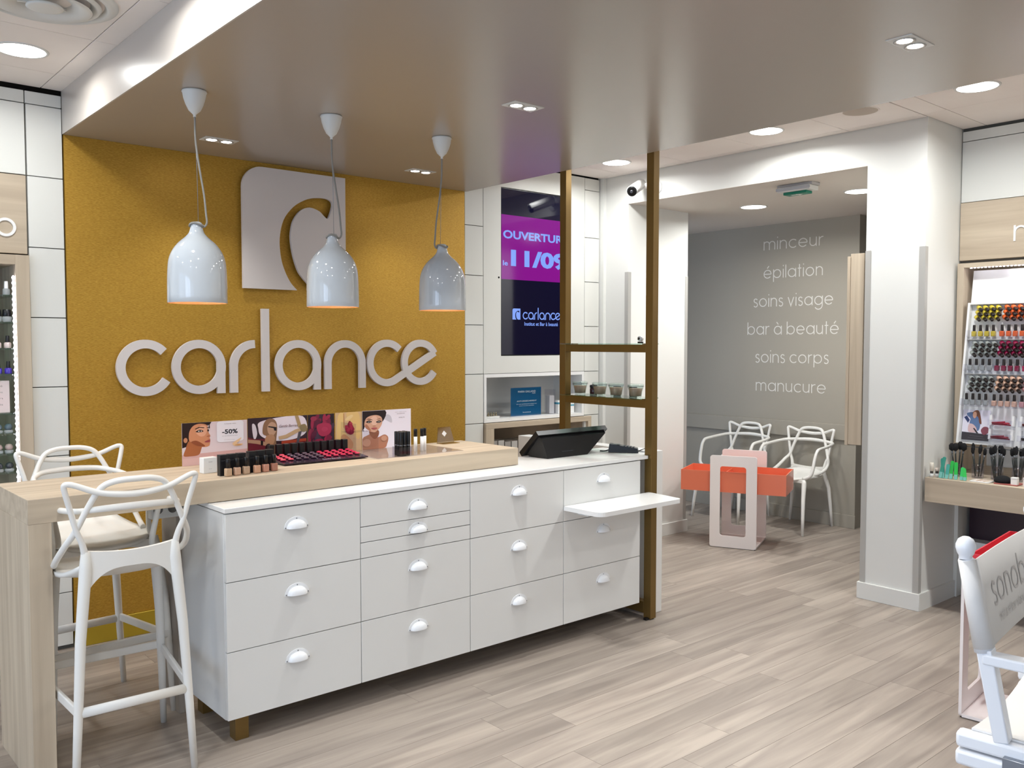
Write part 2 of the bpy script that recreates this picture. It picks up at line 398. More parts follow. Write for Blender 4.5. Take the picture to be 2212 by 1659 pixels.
def panel(x0, x1, z0, z1, m=M_panel, name='wall_panel', y0=4.800, y1=4.819, g=.0022, parent=None, label=None):
    return MB().box(x0+g, x1-g, y0, y1, z0+g, z1-g, .001, seg=1).obj(name, m, parent or wb, label=label)
rows = [.02, .29, .64, .985, 1.33, 1.673, 2.015, 2.36, 2.705]
for z0, z1 in zip(rows, rows[1:]): panel(1.03, 1.192, z0, z1)
for a, b in ((.02, 1.027), (-1.0, .02), (-2.1, -1.0), (-3.2, -2.1)):
    panel(a, b, 2.36, 2.705); panel(a, b, 2.705, 2.768)
panel(1.027, 1.192, 2.705, 2.768)
for a, b in ((-.75, .28), (-2.0, -.75), (-3.2, -2.0)):
    for z0, z1 in zip(rows, rows[1:-1]): panel(a, b, z0, z1)
panel(.02, 1.027, 1.978, 2.36, M_woodx, 'wood_panel', label='pale wood panel with white letters')
rowsR = [.02, .29, .64, .987, 1.332, 1.674, 2.016, 2.357, 2.70, 2.815]
for z0, z1 in zip(rowsR, rowsR[1:]): panel(3.704, 3.868, z0, z1)
rowsR2 = [.02, .29, .64, .99, 1.33, 1.675, 2.018, 2.145]
for z0, z1 in zip([.02, .29, .64, .99, 1.33, 1.678, 2.02, 2.36, 2.722], [.29, .64, .99, 1.33, 1.678, 2.02, 2.36, 2.722, 2.815]):
    panel(4.868, 5.03, z0, z1)
# the big white panel with the cut-out for the screen
tp = MB(); x0, x1, z0, z1 = 3.870, 4.866, 1.334, 2.813; a, b, c, d = 4.028, 4.700, 1.457, 2.650
for q in ((x0, a, z0, z1), (b, x1, z0, z1), (a, b, z0, c), (a, b, d, z1)): tp.box(q[0], q[1], 4.800, 4.819, q[2], q[3])
tp.obj('screen_surround_panel', M_panel, wb)
MB().cyl((4.008, 4.7990, 2.012), (4.008, 4.803, 2.012), .0075, seg=12).obj('cable_hole', M_dark, wb)
# gold feature wall
gp = MB().box(1.197, 3.702, 4.797, 4.819, .12, 2.5795).obj('gold_panel', M_gold, wb, label='gold textured wall covering behind the white lettering')
MB().box(1.197, 3.702, 4.786, 4.819, .0, .119, .002, seg=1).obj('baseboard', M_goldbase, wb, label='glossy gold skirting')
# right wall: far return, header, pillar
rw = MB().box(XR, 5.785, 4.53, 5.25, 0, 2.87).box(XR, 5.30, 2.637, 4.53, 2.605, 2.87).box(XR, 6.01, 2.285, 2.637, 0, 2.87)
rw.box(5.035, XR, 4.76, 5.2, 0, 2.87)
wr = struct('wall_right', rw, M_wall)
# alcove behind the opening
al = MB().box(6.92, 7.05, 3.66, 6.2, 0, 2.75)
wg = struct('wall_alcove', al, M_grey)
MB().box(6.897, 6.92, 3.66, 6.2, .735, .865, .002, seg=1).obj('chair_rail', M_grey, wg)
MB().box(6.905, 6.92, 3.65, 6.2, 0, .11, .002, seg=1).obj('baseboard', M_grey, wg)
struct('wall_alcove_far', MB().box(5.785, 8.2, 6.1, 6.25, 0, 2.75), M_grey)
struct('wall_corridor', MB().box(7.9, 8.05, 2.3, 6.2, 0, 2.75).box(6.01, 8.05, 2.2, 2.3, 0, 2.75), mat('dark_plum_paint', '4a403e', .7))
struct('ceiling_alcove', MB().box(5.30, 6.01, 2.637, 6.3, 2.605, 2.70).box(6.01, 8.2, 2.3, 6.3, 2.605, 2.70).box(5.0651, 5.30, 2.637, 4.53, 2.603, 2.606), mat('alcove_ceiling_paint', 'd6cfc6', .6))
# skirting boards
struct('baseboard_right', MB().box(XR-.014, XR, 4.53, 4.80, 0, .098).box(XR-.014, 5.80, 4.516, 4.53, 0, .098, .002, seg=1).box(5.785, 5.80, 4.53, 4.7, 0, .098), M_wall)
struct('baseboard_pillar', MB().box(XR-.014, XR, 2.271, 2.651, 0, .1, .002, seg=1).box(XR, 5.53, 2.271, 2.285, 0, .0999).box(XR, 5.53, 2.637, 2.651, 0, .0999), M_wall)
# metal corner guards
def guard(n, cx, cy, sx, sy, z0, z1):
    t = .0015; mb = MB().box(cx, cx+sx*.034, cy-t*.5, cy+t*.5, z0, z1).box(cx-t*.5, cx+t*.5, cy, cy+sy*.034, z0, z1)
    struct('trim_%d' % n, mb, M_alu)
guard(1, XR-.002, 4.528, 1, 1, .098, 2.09); guard(2, 5.787, 4.528, -1, 1, .098, 2.09)
guard(3, XR-.002, 2.283, 1, 1, .1, 2.10); guard(4, XR-.002, 2.639, 1, -1, .1, 2.10)
# rest of the shop shell: left wall with the shop window, front wall, far right wall
WF = mat('window_frame_grey', '6a6c70', .4)
lw = MB().box(-3.3, -3.2, -4.1, 5.2, 0, .25).box(-3.3, -3.2, -4.1, 5.2, 2.55, 2.87).box(-3.3, -3.2, -4.1, -3.2, .25, 2.55).box(-3.3, -3.2, 3.9, 5.2, .25, 2.55)
struct('wall_left', lw, M_wall)
wf = MB()
for y in (-3.2, -1.42, .35, 2.12, 3.84): wf.box(-3.28, -3.22, y, y+.06, .25, 2.55)
wf.box(-3.28, -3.22, -3.2, 3.9, .25, .31).box(-3.28, -3.22, -3.2, 3.9, 2.49, 2.55)
wn = struct('window_1', wf, WF)
for y in (-3.14, -1.36, .41, 2.18): MB().box(-3.253, -3.247, y, y+1.66, .31, 2.49).obj('window_pane', M_pane, wn)
struct('wall_front', MB().box(-3.3, 5.7, -4.1, -4.0, 0, 2.87), M_wall)
# right-hand display wall
rd = MB().box(5.535, 5.65, -4.0, 2.284, 2.02, 2.87).box(5.9, 6.0, -4.0, 2.284, 0, 2.05).box(5.6, 5.9, -4.0, .3, 0, 2.05)
wd = struct('wall_display', rd, M_joint)
for a, b in ((2.281, 1.08), (1.08, -.12), (-.12, -1.32), (-1.32, -2.5), (-2.5, -3.9)):
    for z0, z1 in ((2.386, 2.747), (2.747, 2.808)): MB().box(5.513, 5.533, b+.002, a-.002, z0+.002, z1-.002, .001, seg=1).obj('wall_panel', M_panel, wd)
    MB().box(5.505, 5.533, b+.002, a-.002, 2.042, 2.384, .001, seg=1).obj('wood_panel', M_woody, wd)
for z0, z1 in zip(rows[:-2], rows[1:-1]): MB().box(5.58, 5.6, -3.9, .3, z0+.002, z1-.002).obj('wall_panel', M_panel, wd)

# ================================================================== LIGHT FITTINGS
def lamp(kind, loc, power, col, parent=None, size=.1, spot=None, blend=.4, off=None):
    ld = bpy.data.lights.new('lamp', kind); ld.energy = power; ld.color = col
    if kind == 'AREA': ld.shape = 'DISK'; ld.size = size; ld.spread = math.radians(166)
    if kind == 'SPOT': ld.spot_size = math.radians(spot); ld.spot_blend = blend; ld.shadow_soft_size = size
    if kind == 'POINT': ld.shadow_soft_size = size
    o = bpy.data.objects.new('lamp', ld); C.objects.link(o)
    if parent is not None: o.parent = parent; o.location = Vector(loc)
    else: o.location = loc
    return o
WARM = (.985, 1.0, .99)
def downlight(first_label):
    t = thing('ceiling_downlight', first_label, 'light', (4.665, 4.29, HC), group='round ceiling downlights')
    tr_ = MB().lathe((0, 0, 0), [(.094, .004), (.094, -.004), (.104, -.004), (.106, .0), (.104, .004)], 40).obj('trim_ring', M_canopy, t, world=False)
    MB().lathe((0, 0, 0), [(0, -.0035), (.094, -.0035), (.094, .001), (0, .001)], 40).obj('diffuser', M_light, tr_, world=False)
    lamp('AREA', (0, 0, -.006), K_DOWN, WARM, t, .17)
    return t
def left_power(q, k=1):
    for ch in q.children:
        if ch.type == 'LIGHT': ch.data = ch.data.copy(); ch.data.energy = K_LEFT*k
dl = downlight('round ceiling downlight between the two bronze posts, over the wall screen side')
for (x, y, z, lb) in [(4.66, 3.07, HC, 'round ceiling downlight right of the tall bronze post, above the white opening header'),
                      (4.655, 1.86, HC, 'round ceiling downlight at the right, nearest the wood-topped polish display'),
                      (.900, 4.235, HL, 'round ceiling downlight at the far left above the white panels'),
                      (5.915, 4.0, 2.605, 'round downlight in the lowered alcove ceiling, left of the exit sign'),
                      (5.865, 3.11, 2.605, 'round downlight in the alcove ceiling, half hidden by the white pillar')]:
    q = dup(dl, (x, y, z), label=lb)
    if x < 1: left_power(q, .65)
for x, y in [(4.65, .65), (4.65, -.55), (4.65, -1.75), (.90, 3.03), (.90, 1.83), (-.45, 4.235), (-.45, 1.83), (-.45, -.5), (-1.8, 3.03), (-1.8, .63)]:
    q = dup(dl, (x, y, HL if x < 1.2 else HC), group='downlights beyond the frame', label='round ceiling downlight out of view, %s row from display wall, %s from back' % ({4.65: 'first', .90: 'second', -.45: 'third', -1.8: 'fourth'}[x], 'first second third fourth fifth sixth'.split()[min(5, int((4.8-y)/1.2))]))
    if x < 1.2: left_power(q)
for ch in dl.children:
    if ch.type == 'LIGHT': ch.data = ch.data.copy(); ch.data.energy = K_DOWN*.7
def spotpair(x, y, lb):
    t = thing('recessed_spotlight', lb, 'spotlight', (x, y, 2.58), group='twin square spotlights in the taupe ceiling')
    MB().box(-.085, .085, -.046, .046, -.003, .001, .001, seg=1).obj('trim_plate', M_canopy, t, world=False)
    for s in (-1, 1):
        bz_ = MB().lathe((s*.039, 0, 0), [(.033, -.0032), (.036, -.0055), (.031, -.0065), (.026, -.0045), (.025, -.0035)], 24).obj('bezel', M_alu, t, world=False)
        MB().lathe((s*.039, 0, 0), [(0, -.0045), (.025, -.0045), (.025, -.003), (0, -.003)], 20).obj('led_lens', M_spotglow, bz_, world=False)
        lamp('SPOT', (s*.039, 0, -.012), K_SPOT, WARM, t, .02, 100, .7)
    return t
def spot_power(q):
    for ch in q.children:
        if ch.type == 'LIGHT': ch.data = ch.data.copy(); ch.data.energy = K_SPOT2; ch.data.spot_size = math.radians(80)
sp = spotpair(1.83, 4.413, 'twin square spotlight in the taupe ceiling right of the leftmost pendant cord')
for x, y, lb in ((3.072, 4.413, 'twin square spotlight beside the rightmost pendant, close to the gold wall'),
                 (2.575, 2.918, 'twin square spotlight in the taupe ceiling above the middle of the counter'),
                 (3.041, 1.44, 'twin square spotlight nearest the camera, at upper right of the taupe ceiling')):
    q = dup(sp, (x, y, 2.58), label=lb)
    if y < 4: spot_power(q)
spot_power(dup(sp, (1.83, 1.44, 2.58), label='twin square spotlight in the taupe ceiling just above the top picture edge'))
# pendants
def pendant():
    t = thing('pendant_lamp', 'white bottle-shaped pendant lamp nearest the left, beside the gold wall edge', 'pendant lamp', (1.40, 3.62, 2.58), group='three bottle pendants over the bar')
    MB().lathe((0, 0, 0), [(0, -.001), (.048, -.001), (.05, -.006), (.047, -.012), (.044, -.03), (.036, -.055), (.024, -.08), (.010, -.093), (.006, -.097), (.006, -.106), (0, -.106)], 32).obj('ceiling_cup', M_canopy, t, world=False)
    P = [(0, 0, -.10), (.002, 0, -.2), (.012, -.006, -.3), (.028, -.014, -.42), (.034, -.018, -.50), (.036, -.02, -.535), (.026, -.016, -.552), (.014, -.014, -.545)]
    cd_ = MB().tube(crs(P, 8), .0042, 8).obj('cord', M_cord, t, world=False)
    MB().tube([(0, 0, -.1), (.006, 0, -.32), (.008, 0, -.535)], .0011, 6).obj('steel_wire', M_steel, t, world=False)
    loop = [(.027*math.cos(q), .027*math.sin(q), -.545+.006*math.sin(q*2)) for q in [2*PI*k/20 for k in range(20)]]
    MB().tube(loop, .0042, 8, closed=True).obj('cord_loop', M_cord, cd_, world=False)
    prof = [(.0001, -.5325), (.012, -.5325)]+crs([(.018, -.534), (.0225, -.540), (.0235, -.552), (.0265, -.566), (.032, -.580), (.047, -.597), (.073, -.620), (.095, -.649), (.1085, -.680), (.1145, -.714), (.1175, -.775), (.1185, -.865)], 3)
    inn = [(.1155, -.864), (.1145, -.80), (.111, -.752), (.104, -.712), (.09, -.672), (.07, -.64), (.048, -.617), (.0001, -.60)]
    sh_ = MB().lathe((0, 0, 0), prof+[(.117, -.8665)], 56).obj('shade', M_porc, t, world=False, fix=True)
    MB().lathe((0, 0, 0), [(.117, -.8665)]+inn, 56).obj('lining', M_shade_in, sh_, world=False)
    lh_ = MB().cyl((0, 0, -.6), (0, 0, -.66), .02, .02).obj('lamp_holder', M_canopy, t, world=False)
    MB().lathe((0, 0, 0), [(0, -.66), (.014, -.665), (.026, -.69), (.03, -.715), (.026, -.738), (.014, -.752), (0, -.756)], 20).obj('bulb', M_pend, lh_, world=False)
    lamp('POINT', (0, 0, -.80), 2.2, (1, .8, .55), t, .03)
    return t
p0 = pendant()
dup(p0, (2.022, 3.608, 2.58), rotz=.1, label='white bottle-shaped pendant lamp in the middle, overlapping the logo plate')
dup(p0, (2.652, 3.622, 2.58), rotz=2.6, label='white bottle-shaped pendant lamp on the right, greyest of the three')
# air diffuser, speaker, exit sign
t = thing('air_diffuser', 'round white ceiling air diffuser of nested rings at the top left corner', 'air vent', (.836, 3.56, HL))
MB().lathe((0, 0, 0), [(.245, .001), (.245, -.004), (.238, -.006), (.226, -.012), (.214, -.016), (.206, -.012), (.198, .0), (.196, .02)], 64).obj('outer_ring', M_canopy, t, world=False)
MB().lathe((0, 0, 0), [(.188, -.012), (.182, -.020), (.172, -.02), (.150, -.002), (.148, .018)], 64).obj('middle_ring', M_canopy, t, world=False)
MB().lathe((0, 0, 0), [(.156, -.030), (.148, -.034), (.12, -.022), (.09, -.012), (.088, .01)], 64).obj('inner_ring', M_canopy, t, world=False)
mb = MB().lathe((0, 0, 0), [(0, -.03), (.05, -.034), (.062, -.032), (.06, -.026), (.04, -.018), (0, -.016)], 40); mb.obj('centre_disc', M_canopy, t, world=False)
MB().lathe((0, 0, 0), [(0, .003), (.2, .003)], 40).obj('duct_opening', mat('duct_grey', '807870', .7), t, world=False)
for k in range(3):
    a = k*2*PI/3+.5; MB().beam((.05*math.cos(a), .05*math.sin(a), -.012), (.19*math.cos(a), .19*math.sin(a), -.006), .012, .006).obj('spoke', M_canopy, t, world=False)
t = thing('ceiling_speaker', 'flush round ceiling speaker with pale grille near the right pillar', 'speaker', (4.66, 2.475, HC))
MB().lathe((0, 0, 0), [(.1, .001), (.1, -.002), (.094, -.003), (.092, -.002)], 40).obj('rim', M_tile, t, world=False)
MB().lathe((0, 0, 0), [(0, -.0022), (.092, -.002)], 40).obj('grille', mat('grille_beige', 'b9ad9f', .7), t, world=False)
t = thing('exit_light', 'flat emergency exit light box hung under the alcove ceiling', 'exit sign', (5.30, 3.24, 2.603))
MB().box(-.05, .05, -.13, .13, -.018, 0, .003).obj('ceiling_plate', mat('sign_grey', 'b4b0ae', .5), t, world=False)
MB().box(-.065, .045, -.12, .12, -.05, -.018, .004).obj('housing', M_canopy, t, world=False)
MB().box(-.072, -.064, -.125, .125, -.042, -.024, .002).obj('lens_bar', mat('lens_clear', 'e8eaf0', .1, trans=.5), t, world=False)
pp_ = MB().box(-.045, .03, -.085, .085, -.068, -.05, .003).obj('pictogram_plate', mat('exit_green', '1c7a62', .4), t, world=False)
mb = MB(); mb.sheet([(-.04, .0), (.0, .03), (0, .012), (.045, .012), (.045, -.012), (0, -.012), (0, -.03)], lambda u, v, d: (-.008+v*.9, u, -.0685)); mb.obj('arrow', M_lac, pp_, world=False)

# ================================================================== GOLD WALL SIGN
sg = thing('logo_plate', 'off-white square logo plate with a cut-out curved letter on the gold wall', 'wall sign', (2.43, 4.797, 1.858))
outer = arc(2.221, 2.428, .12, 180, 90, 10)+[(2.757, 2.548), (2.757, 1.858)]
inner = crs([(2.548, 1.858), (2.502, 1.897), (2.468, 1.932), (2.437, 1.975), (2.408, 2.062), (2.394, 2.155), (2.399, 2.215), (2.415, 2.268), (2.457, 2.323), (2.515, 2.348), (2.579, 2.333), (2.612, 2.306), (2.636, 2.294), (2.657, 2.335), (2.668, 2.38), (2.655, 2.403), (2.612, 2.412), (2.547, 2.407), (2.484, 2.387), (2.411, 2.34), (2.349, 2.259), (2.324, 2.15), (2.331, 2.043), (2.355, 1.965), (2.39, 1.901), (2.431, 1.858)], 4)
MB().prism(outer+inner+[(2.101, 1.858)], XZ(4.797), .022, .040).obj('plate', M_sign, sg)
for x, z in ((2.16, 2.46), (2.70, 2.49), (2.16, 1.92), (2.70, 1.92)): MB().cyl((x, 4.797, z), (x, 4.776, z), .008, seg=10).obj('spacer', M_steel, sg)
sw = thing('wall_lettering', 'large off-white raised letters reading carlance on the gold wall', 'wall sign', (2.43, 4.797, 1.27))
S = brand_strokes(); groups = [[0], [1, 2], [3], [4], [5, 6], [7], [8], [9]]
k = 0
for g in groups:
    mb = MB()
    for i in g:
        P, cl = S[i]; k += 1; mb.ribbon(P, .0455, XZ(4.797), .016, .034+(k % 3)*.00005, cl)
    mb.obj('letter', M_sign, sw)
for x, z in ((1.437, 1.418), (1.722, 1.418), (2.043, 1.35), (2.2335, 1.4), (2.3135, 1.418), (2.634, 1.35), (2.93, 1.42), (3.19, 1.42), (3.31, 1.42)): MB().cyl((x, 4.797, z), (x, 4.782, z), .006, seg=8).obj('spacer', M_steel, sw)
# letters on the wood panel at far left / far right
tag(centred((lambda mb: mb.obj('wall_letter'))(MB().use(M_lac).ribbon(arc(.933, 2.103, .038, 0, 360, 32)[:-1], .013, XZ(4.80), .0004, .006, True))),
    'white round letter o on the pale wood panel at far left', 'letter')
mb = MB().use(M_lac); fnR = lambda u, v, d: (5.505-d, -u, v)
mb.ribbon([(-1.975, 2.225), (-1.975, 2.135)], .011, fnR, .0004, .005); mb.ribbon([(-1.975, 2.17)]+arc(-1.943, 2.185, .032, 170, 0, 12)+[(-1.911, 2.135)], .011, fnR, .0004, .00505)
tag(centred(mb.obj('wall_letter')), 'white letter n on the pale wood panel above the nail polish display', 'letter')

# ================================================================== ALCOVE LETTERING
FG = lambda u, v, d: (6.92-d, -u, v)
for txt, ya, yb_, z in (('minceur', 4.568, 3.986, 2.381), ('épilation', 4.564, 3.984, 2.127), ('soins visage', 4.667, 3.885, 1.875), ('bar à beauté', 4.727, 3.83, 1.625), ('soins corps', 4.64, 3.918, 1.373), ('manucure', 4.631, 3.939, 1.117)):
    mb = MB().use(mat('wall_text_pale', 'd9d6cf', .5)); stroke_text(mb, txt, .105, -ya, -yb_, z, .078, FG, .0006, .0022)
    tag(centred(mb.obj('wall_text')), 'pale lettering %s on the warm grey alcove wall' % txt, 'lettering', 'service names on the grey wall')

# ================================================================== COUNTER
ct = thing('counter_cabinet', 'long white drawer cabinet under the raised wooden bar', 'cabinet', (2.51, 3.45, 0))
Y0 = 3.20
MB().box(1.327, 3.700, Y0+.017, 3.68, .107, .903, .001, seg=1).obj('carcass', mat('carcass_white', 'dcdcda', .45), ct)
MB().box(1.325, 3.752, 3.198, 3.625, .9065, .925, .0015, seg=1).box(3.7521, 3.840, 3.236, 3.625, .9065, .925).obj('worktop', M_lac, ct)
def cup_handle():
    mb = MB()
    # flange plate (half ring) and cup
    fo = arc(0, 0, .053, 0, 180, 20); pts = [(x, z*.86) for x, z in fo]
    mb.prism(pts, lambda u, v, d: (u, -d, v), 0, .0022)
    prof = []; n = 18; m = 7; grid = []
    for j in range(m+1):
        a = min(j/m*PI/2, PI/2-.0001)
        grid.append([((.0425*math.cos(a)**.8)*math.cos(PI*i/n), -.0022-.024*math.sin(a), .033*math.cos(a)**.8*math.sin(PI*i/n)+.0005) for i in range(n+1)])
    G = [[mb.bm.verts.new(p) for p in r] for r in grid]
    for A, B in zip(G, G[1:]):
        for i in range(n): mb.face([A[i], A[i+1], B[i+1], B[i]], True)
    return mb
hm = cup_handle(); bmesh.ops.remove_doubles(hm.bm, verts=hm.bm.verts, dist=1e-5); bmesh.ops.recalc_face_normals(hm.bm, faces=hm.bm.faces)
hme = bpy.data.meshes.new('handle'); hm.bm.to_mesh(hme); hm.bm.free(); hme.materials.append(mat('handle_white_enamel', 'f0f2f4', .15, spec=.6))
scm = MB()
for a in (0, 90, 180):
    x, z = .0485*math.cos(math.radians(a)), .0485*.86*math.sin(math.radians(a)); z = max(z, .004)
    x *= .985; z = min(z, .0385)
    scm.cyl((x, -.002, z), (x, -.0032, z), .0026, seg=8)
sme = bpy.data.meshes.new('screws'); scm.bm.to_mesh(sme); scm.bm.free(); sme.materials.append(M_steel)
cols = [1.327, 1.914, 2.499, 3.101, 3.690]; r3 = [.107, .371, .640, .903]
g = .0018
def drawer(x0, x1, z0, z1, hz=True):
    d = MB().box(x0+g, x1-g, Y0, Y0+.0165, z0+g, z1-g*.8, .0008, seg=1).obj('drawer', M_lac if False else mat('drawer_front_white', 'e4e4e1', .35), ct)
    if hz is not None:
        h = bpy.data.objects.new('handle', hme); C.objects.link(h); h.parent = d
        h.location = Vector(((x0+x1)/2, Y0, hz)) - OFF[ct.name]
        q = bpy.data.objects.new('screws', sme); C.objects.link(q); q.parent = d; q.location = h.location; q['kind'] = 'stuff'
for c in (0, 2, 3):
    for i in range(3): drawer(cols[c], cols[c+1], r3[i], r3[i+1], (.279, .546, .814)[i] + (.004 if c == 3 else 0))
drawer(cols[1], cols[2], r3[0], r3[1], .279); drawer(cols[1], cols[2], r3[1], r3[2], .548)
drawer(cols[1], cols[2], .640, .707, None); drawer(cols[1], cols[2], .707, .774, .715); drawer(cols[1], cols[2], .774, .903, .818)
for x, y in ((1.378, 3.25), (1.378, 3.58)): MB().box(x, x+.055, y, y+.055, 0, .107, .001, seg=1).obj('leg', M_bronze, ct)
MB().box(1.39, 3.7, 3.56, 3.60, .04, .107).obj('base_rail', M_bronze, ct)
# cup handle strip: small pull-out writing shelf at the right
t = thing('side_shelf', 'small white rounded shelf projecting from the right end of the cabinet', 'shelf', (3.42, 3.07, .70))
pts = [(3.10, 3.197)]+[(3.105, 3.0)]+arc(3.105+.045, 2.945+.045, .045, 180, 270, 6)+arc(3.735-.03, 2.945+.03, .03, 270, 360, 6)+[(3.757, 3.172), (3.757, 3.197)]
MB().prism(pts, lambda u, v, d: (u, v, d), .698, .720).obj('board', M_lac, t)
for x in (3.2, 3.6): MB().box(x, x+.02, 3.12, 3.197, .665, .6975).obj('bracket', M_lac, t)
# raised wooden bar with its end slab (slightly skewed to the cabinet)
bar = thing('wooden_bar', 'thick pale wood bar top with a full-height end slab at left', 'bar counter', (.692, 3.335, 0), math.radians(1.2))
BW, BD, BT, BB = 2.262, .472, 1.0135, .9275
OFF[bar.name] = Vector((0, 0, 0))
MB().box(0, BW, 0, BD, BB, BT, .0012, seg=1).obj('top', M_woodx, bar)
MB().box(0, .074, .0005, BD-.0005, 0, BB, .0012, seg=1).obj('end_slab', M_woodz, bar)
MB().box(.62, .645, .30, BD-.01, 0, BB, .001, seg=1).obj('support_panel', mat('grey_wood', 'a39a90', .5), bar)
RB = Matrix.Rotation(math.radians(1.2), 4, 'Z')
def onbar(x, y, z=0): return Vector((.692, 3.335, BT+.0003)) + (RB @ Vector((x-.692, y-3.335, 0))) + Vector((0, 0, z))
# socket strip under the bar
t = thing('socket_strip', 'white power sockets fixed under the bar between stool and cabinet', 'socket', (1.245, 3.60, .84))
MB().box(-.055, .06, 0, .04, 0, .075, .004).obj('housing', M_canopy, t, world=False)
for x in (-.028, .03): MB().lathe((x, -.001, .038), [(0, 0), (.017, 0), (.019, -.002)], 16, axis='y').obj('socket_face', mat('socket_hole', '6d6a66', .6), t, world=False)
# bronze frame with glass shelves
fr = thing('shelf_frame', 'tall bronze steel frame of two posts and two crossbars at the counter end', 'shelf frame', (3.78, 3.55, 0))
MB().box(3.757, 3.804, 3.178, 3.229, .006, 2.824, .0012, seg=1).obj('post', M_bronze, fr)
MB().box(3.757, 3.804, 3.865, 3.917, .006, 2.824, .0012, seg=1).obj('post', M_bronze, fr)
MB().box(3.758, 3.803, 3.229, 3.865, 1.497, 1.541, .001, seg=1).obj('crossbar', M_bronze, fr)
MB().box(3.758, 3.803, 3.229, 3.865, 1.187, 1.232, .001, seg=1).obj('crossbar', M_bronze, fr)
MB().box(3.758, 3.803, 3.229, 3.865, .03, .095, .001, seg=1).obj('foot_rail', M_bronze, fr)
MB().box(3.735, 3.757, 3.19, 3.21, 0, .012).box(3.765, 3.795, 3.185, 3.215, 0, .006).box(3.765, 3.795, 3.875, 3.905, 0, .006).obj('levelling_foot', M_black, fr)
for i, z in enumerate((1.5415, 1.2325)):
    MB().box(3.705, 3.915, 3.265, 3.925 if False else 3.863, z, z+.006, .0008, seg=1).obj('glass_shelf', M_gedge, fr)
    for y in (3.235, 3.8): MB().box(3.76, 3.80, y, y+.02, z, z+.005).obj('shelf_clip', M_bronze, fr)
# white end panel and lower cash desk
tag(centred(MB().box(3.842, 3.940, 3.25, 4.40, 0, .935, .002, seg=1).obj('end_panel', M_lac)), 'white upright end panel right behind the bronze post', 'panel')
t = thing('cash_desk', 'lower grey-topped desk behind the cabinet near the payment terminal', 'desk', (3.4, 4.0, 0))
MB().box(2.98, 3.75, 3.70, 4.25, .80, .82, .001, seg=1).obj('desk_top', mat('desk_grey', '8e8880', .5), t)
MB().box(2.98, 3.0, 3.70, 4.25, 0, .80).obj('side_panel', M_lac, t); MB().box(3.71, 3.75, 3.70, 4.25, 0, .80).obj('side_panel', M_lac, t)
# monitor seen from behind
t = thing('touch_monitor', 'black tilted touchscreen monitor seen from behind on the counter', 'monitor', (3.44, 3.54, .9253))
a = math.atan2(.135, .15)
Mx = Matrix.Translation((3.178, 3.622, .928)) @ Matrix.Rotation(-(a), 4, 'X').inverted()
# slab in local: x width, y normal, z up the screen
up = Vector((0, -.135, .125)).normalized(); nn = Vector((0, .125, .135)).normalized(); B0 = Vector((3.178, 3.612, .9285))
def mp(x, s_, n): return B0+Vector((x, 0, 0))+up*s_+nn*n
def hexa(mb, P):
    v = [mb.bm.verts.new(p) for p in P]
    for q in ((0, 3, 2, 1), (4, 5, 6, 7), (0, 1, 5, 4), (1, 2, 6, 5), (2, 3, 7, 6), (3, 0, 4, 7)): mb.face([v[i] for i in q])
    return mb
hexa(MB(), [mp(0, 0, 0), mp(.54, 0, 0), mp(.54, .185, 0), mp(0, .185, 0), mp(0, 0, .028), mp(.54, 0, .028), mp(.54, .185, .028), mp(0, .185, .028)]).obj('bezel', M_black, t)
hexa(MB(), [mp(.014, .014, .0282), mp(.526, .014, .0282), mp(.526, .172, .0282), mp(.014, .172, .0282), mp(.014, .014, .0292), mp(.526, .014, .0292), mp(.526, .172, .0292), mp(.014, .172, .0292)]).obj('screen', M_blackg, t)
hexa(MB(), [mp(.03, 0.005, 0), mp(.50, 0.005, 0), mp(.525, .17, 0), mp(.015, .17, 0), (3.225, 3.452, .9257), (3.53, 3.452, .9257), (3.692, 3.468, 1.034), (3.195, 3.468, 1.034)]).obj('rear_housing', M_black, t)
MB().box(3.24, 3.50, 3.46, 3.60, .9253, .9256).obj('foot', M_black, t)
MB().box(3.33, 3.42, 3.4525, 3.4565, .955, .959).obj('vent_slot', mat('slot_grey', '2c2e34', .4), t)
# payment terminal
t = thing('payment_terminal', 'black card payment terminal with cable lying on the counter end', 'card terminal', (3.755, 3.385, .9253), math.radians(-52))
OFF[t.name] = Vector((0, 0, 0))
hexa(MB(), [(-.085, -.036, .002), (.085, -.033, .002), (.085, .033, .002), (-.085, .036, .002), (-.078, -.033, .05), (.08, -.029, .026), (.08, .029, .026), (-.078, .033, .05)]).obj('body', M_black, t)
MB().box(-.06, -.02, -.024, .024, .0455, .0475).obj('display', mat('lcd_grey', '5f6a64', .2), t)
mb = MB()
for i in range(4):
    for j in range(3): mb.box(.0+i*.017, .012+i*.017, -.02+j*.015, -.01+j*.015, .037-i*.0024, .040-i*.0024)
o = mb.obj('keypad', mat('key_grey', '55555a', .5), t)
MB().tube(crs([(-.085, 0, .012), (-.10, .005, .006), (-.115, .004, .004), (-.135, .01, .004)], 6), .0035, 8).obj('cable', M_black, t)
MB().tube(crs([(.085, 0, .01), (.105, .0, .018), (.14, .02, .03)], 6), .0022, 8).obj('cable', M_black, t)
# webcam on the top crossbar
t = thing('webcam', 'tiny white camera clipped at the right end of the upper glass shelf', 'camera', (3.78, 3.285, 1.5478))
MB().box(-.012, .012, -.012, .012, 0, .01, .002).obj('base', M_black, t, world=False)
MB().lathe((0, .0, .026), [(0, -.014), (.012, -.014), (.0145, -.008), (.0145, .01), (.010, .016), (0, .017)], 16, axis='x').obj('body', M_lac, t, world=False)
MB().lathe((-.0145, 0, .026), [(0, -.001), (.007, -.001), (.007, .001)], 14, axis='x').obj('lens', M_blackg, t, world=False)
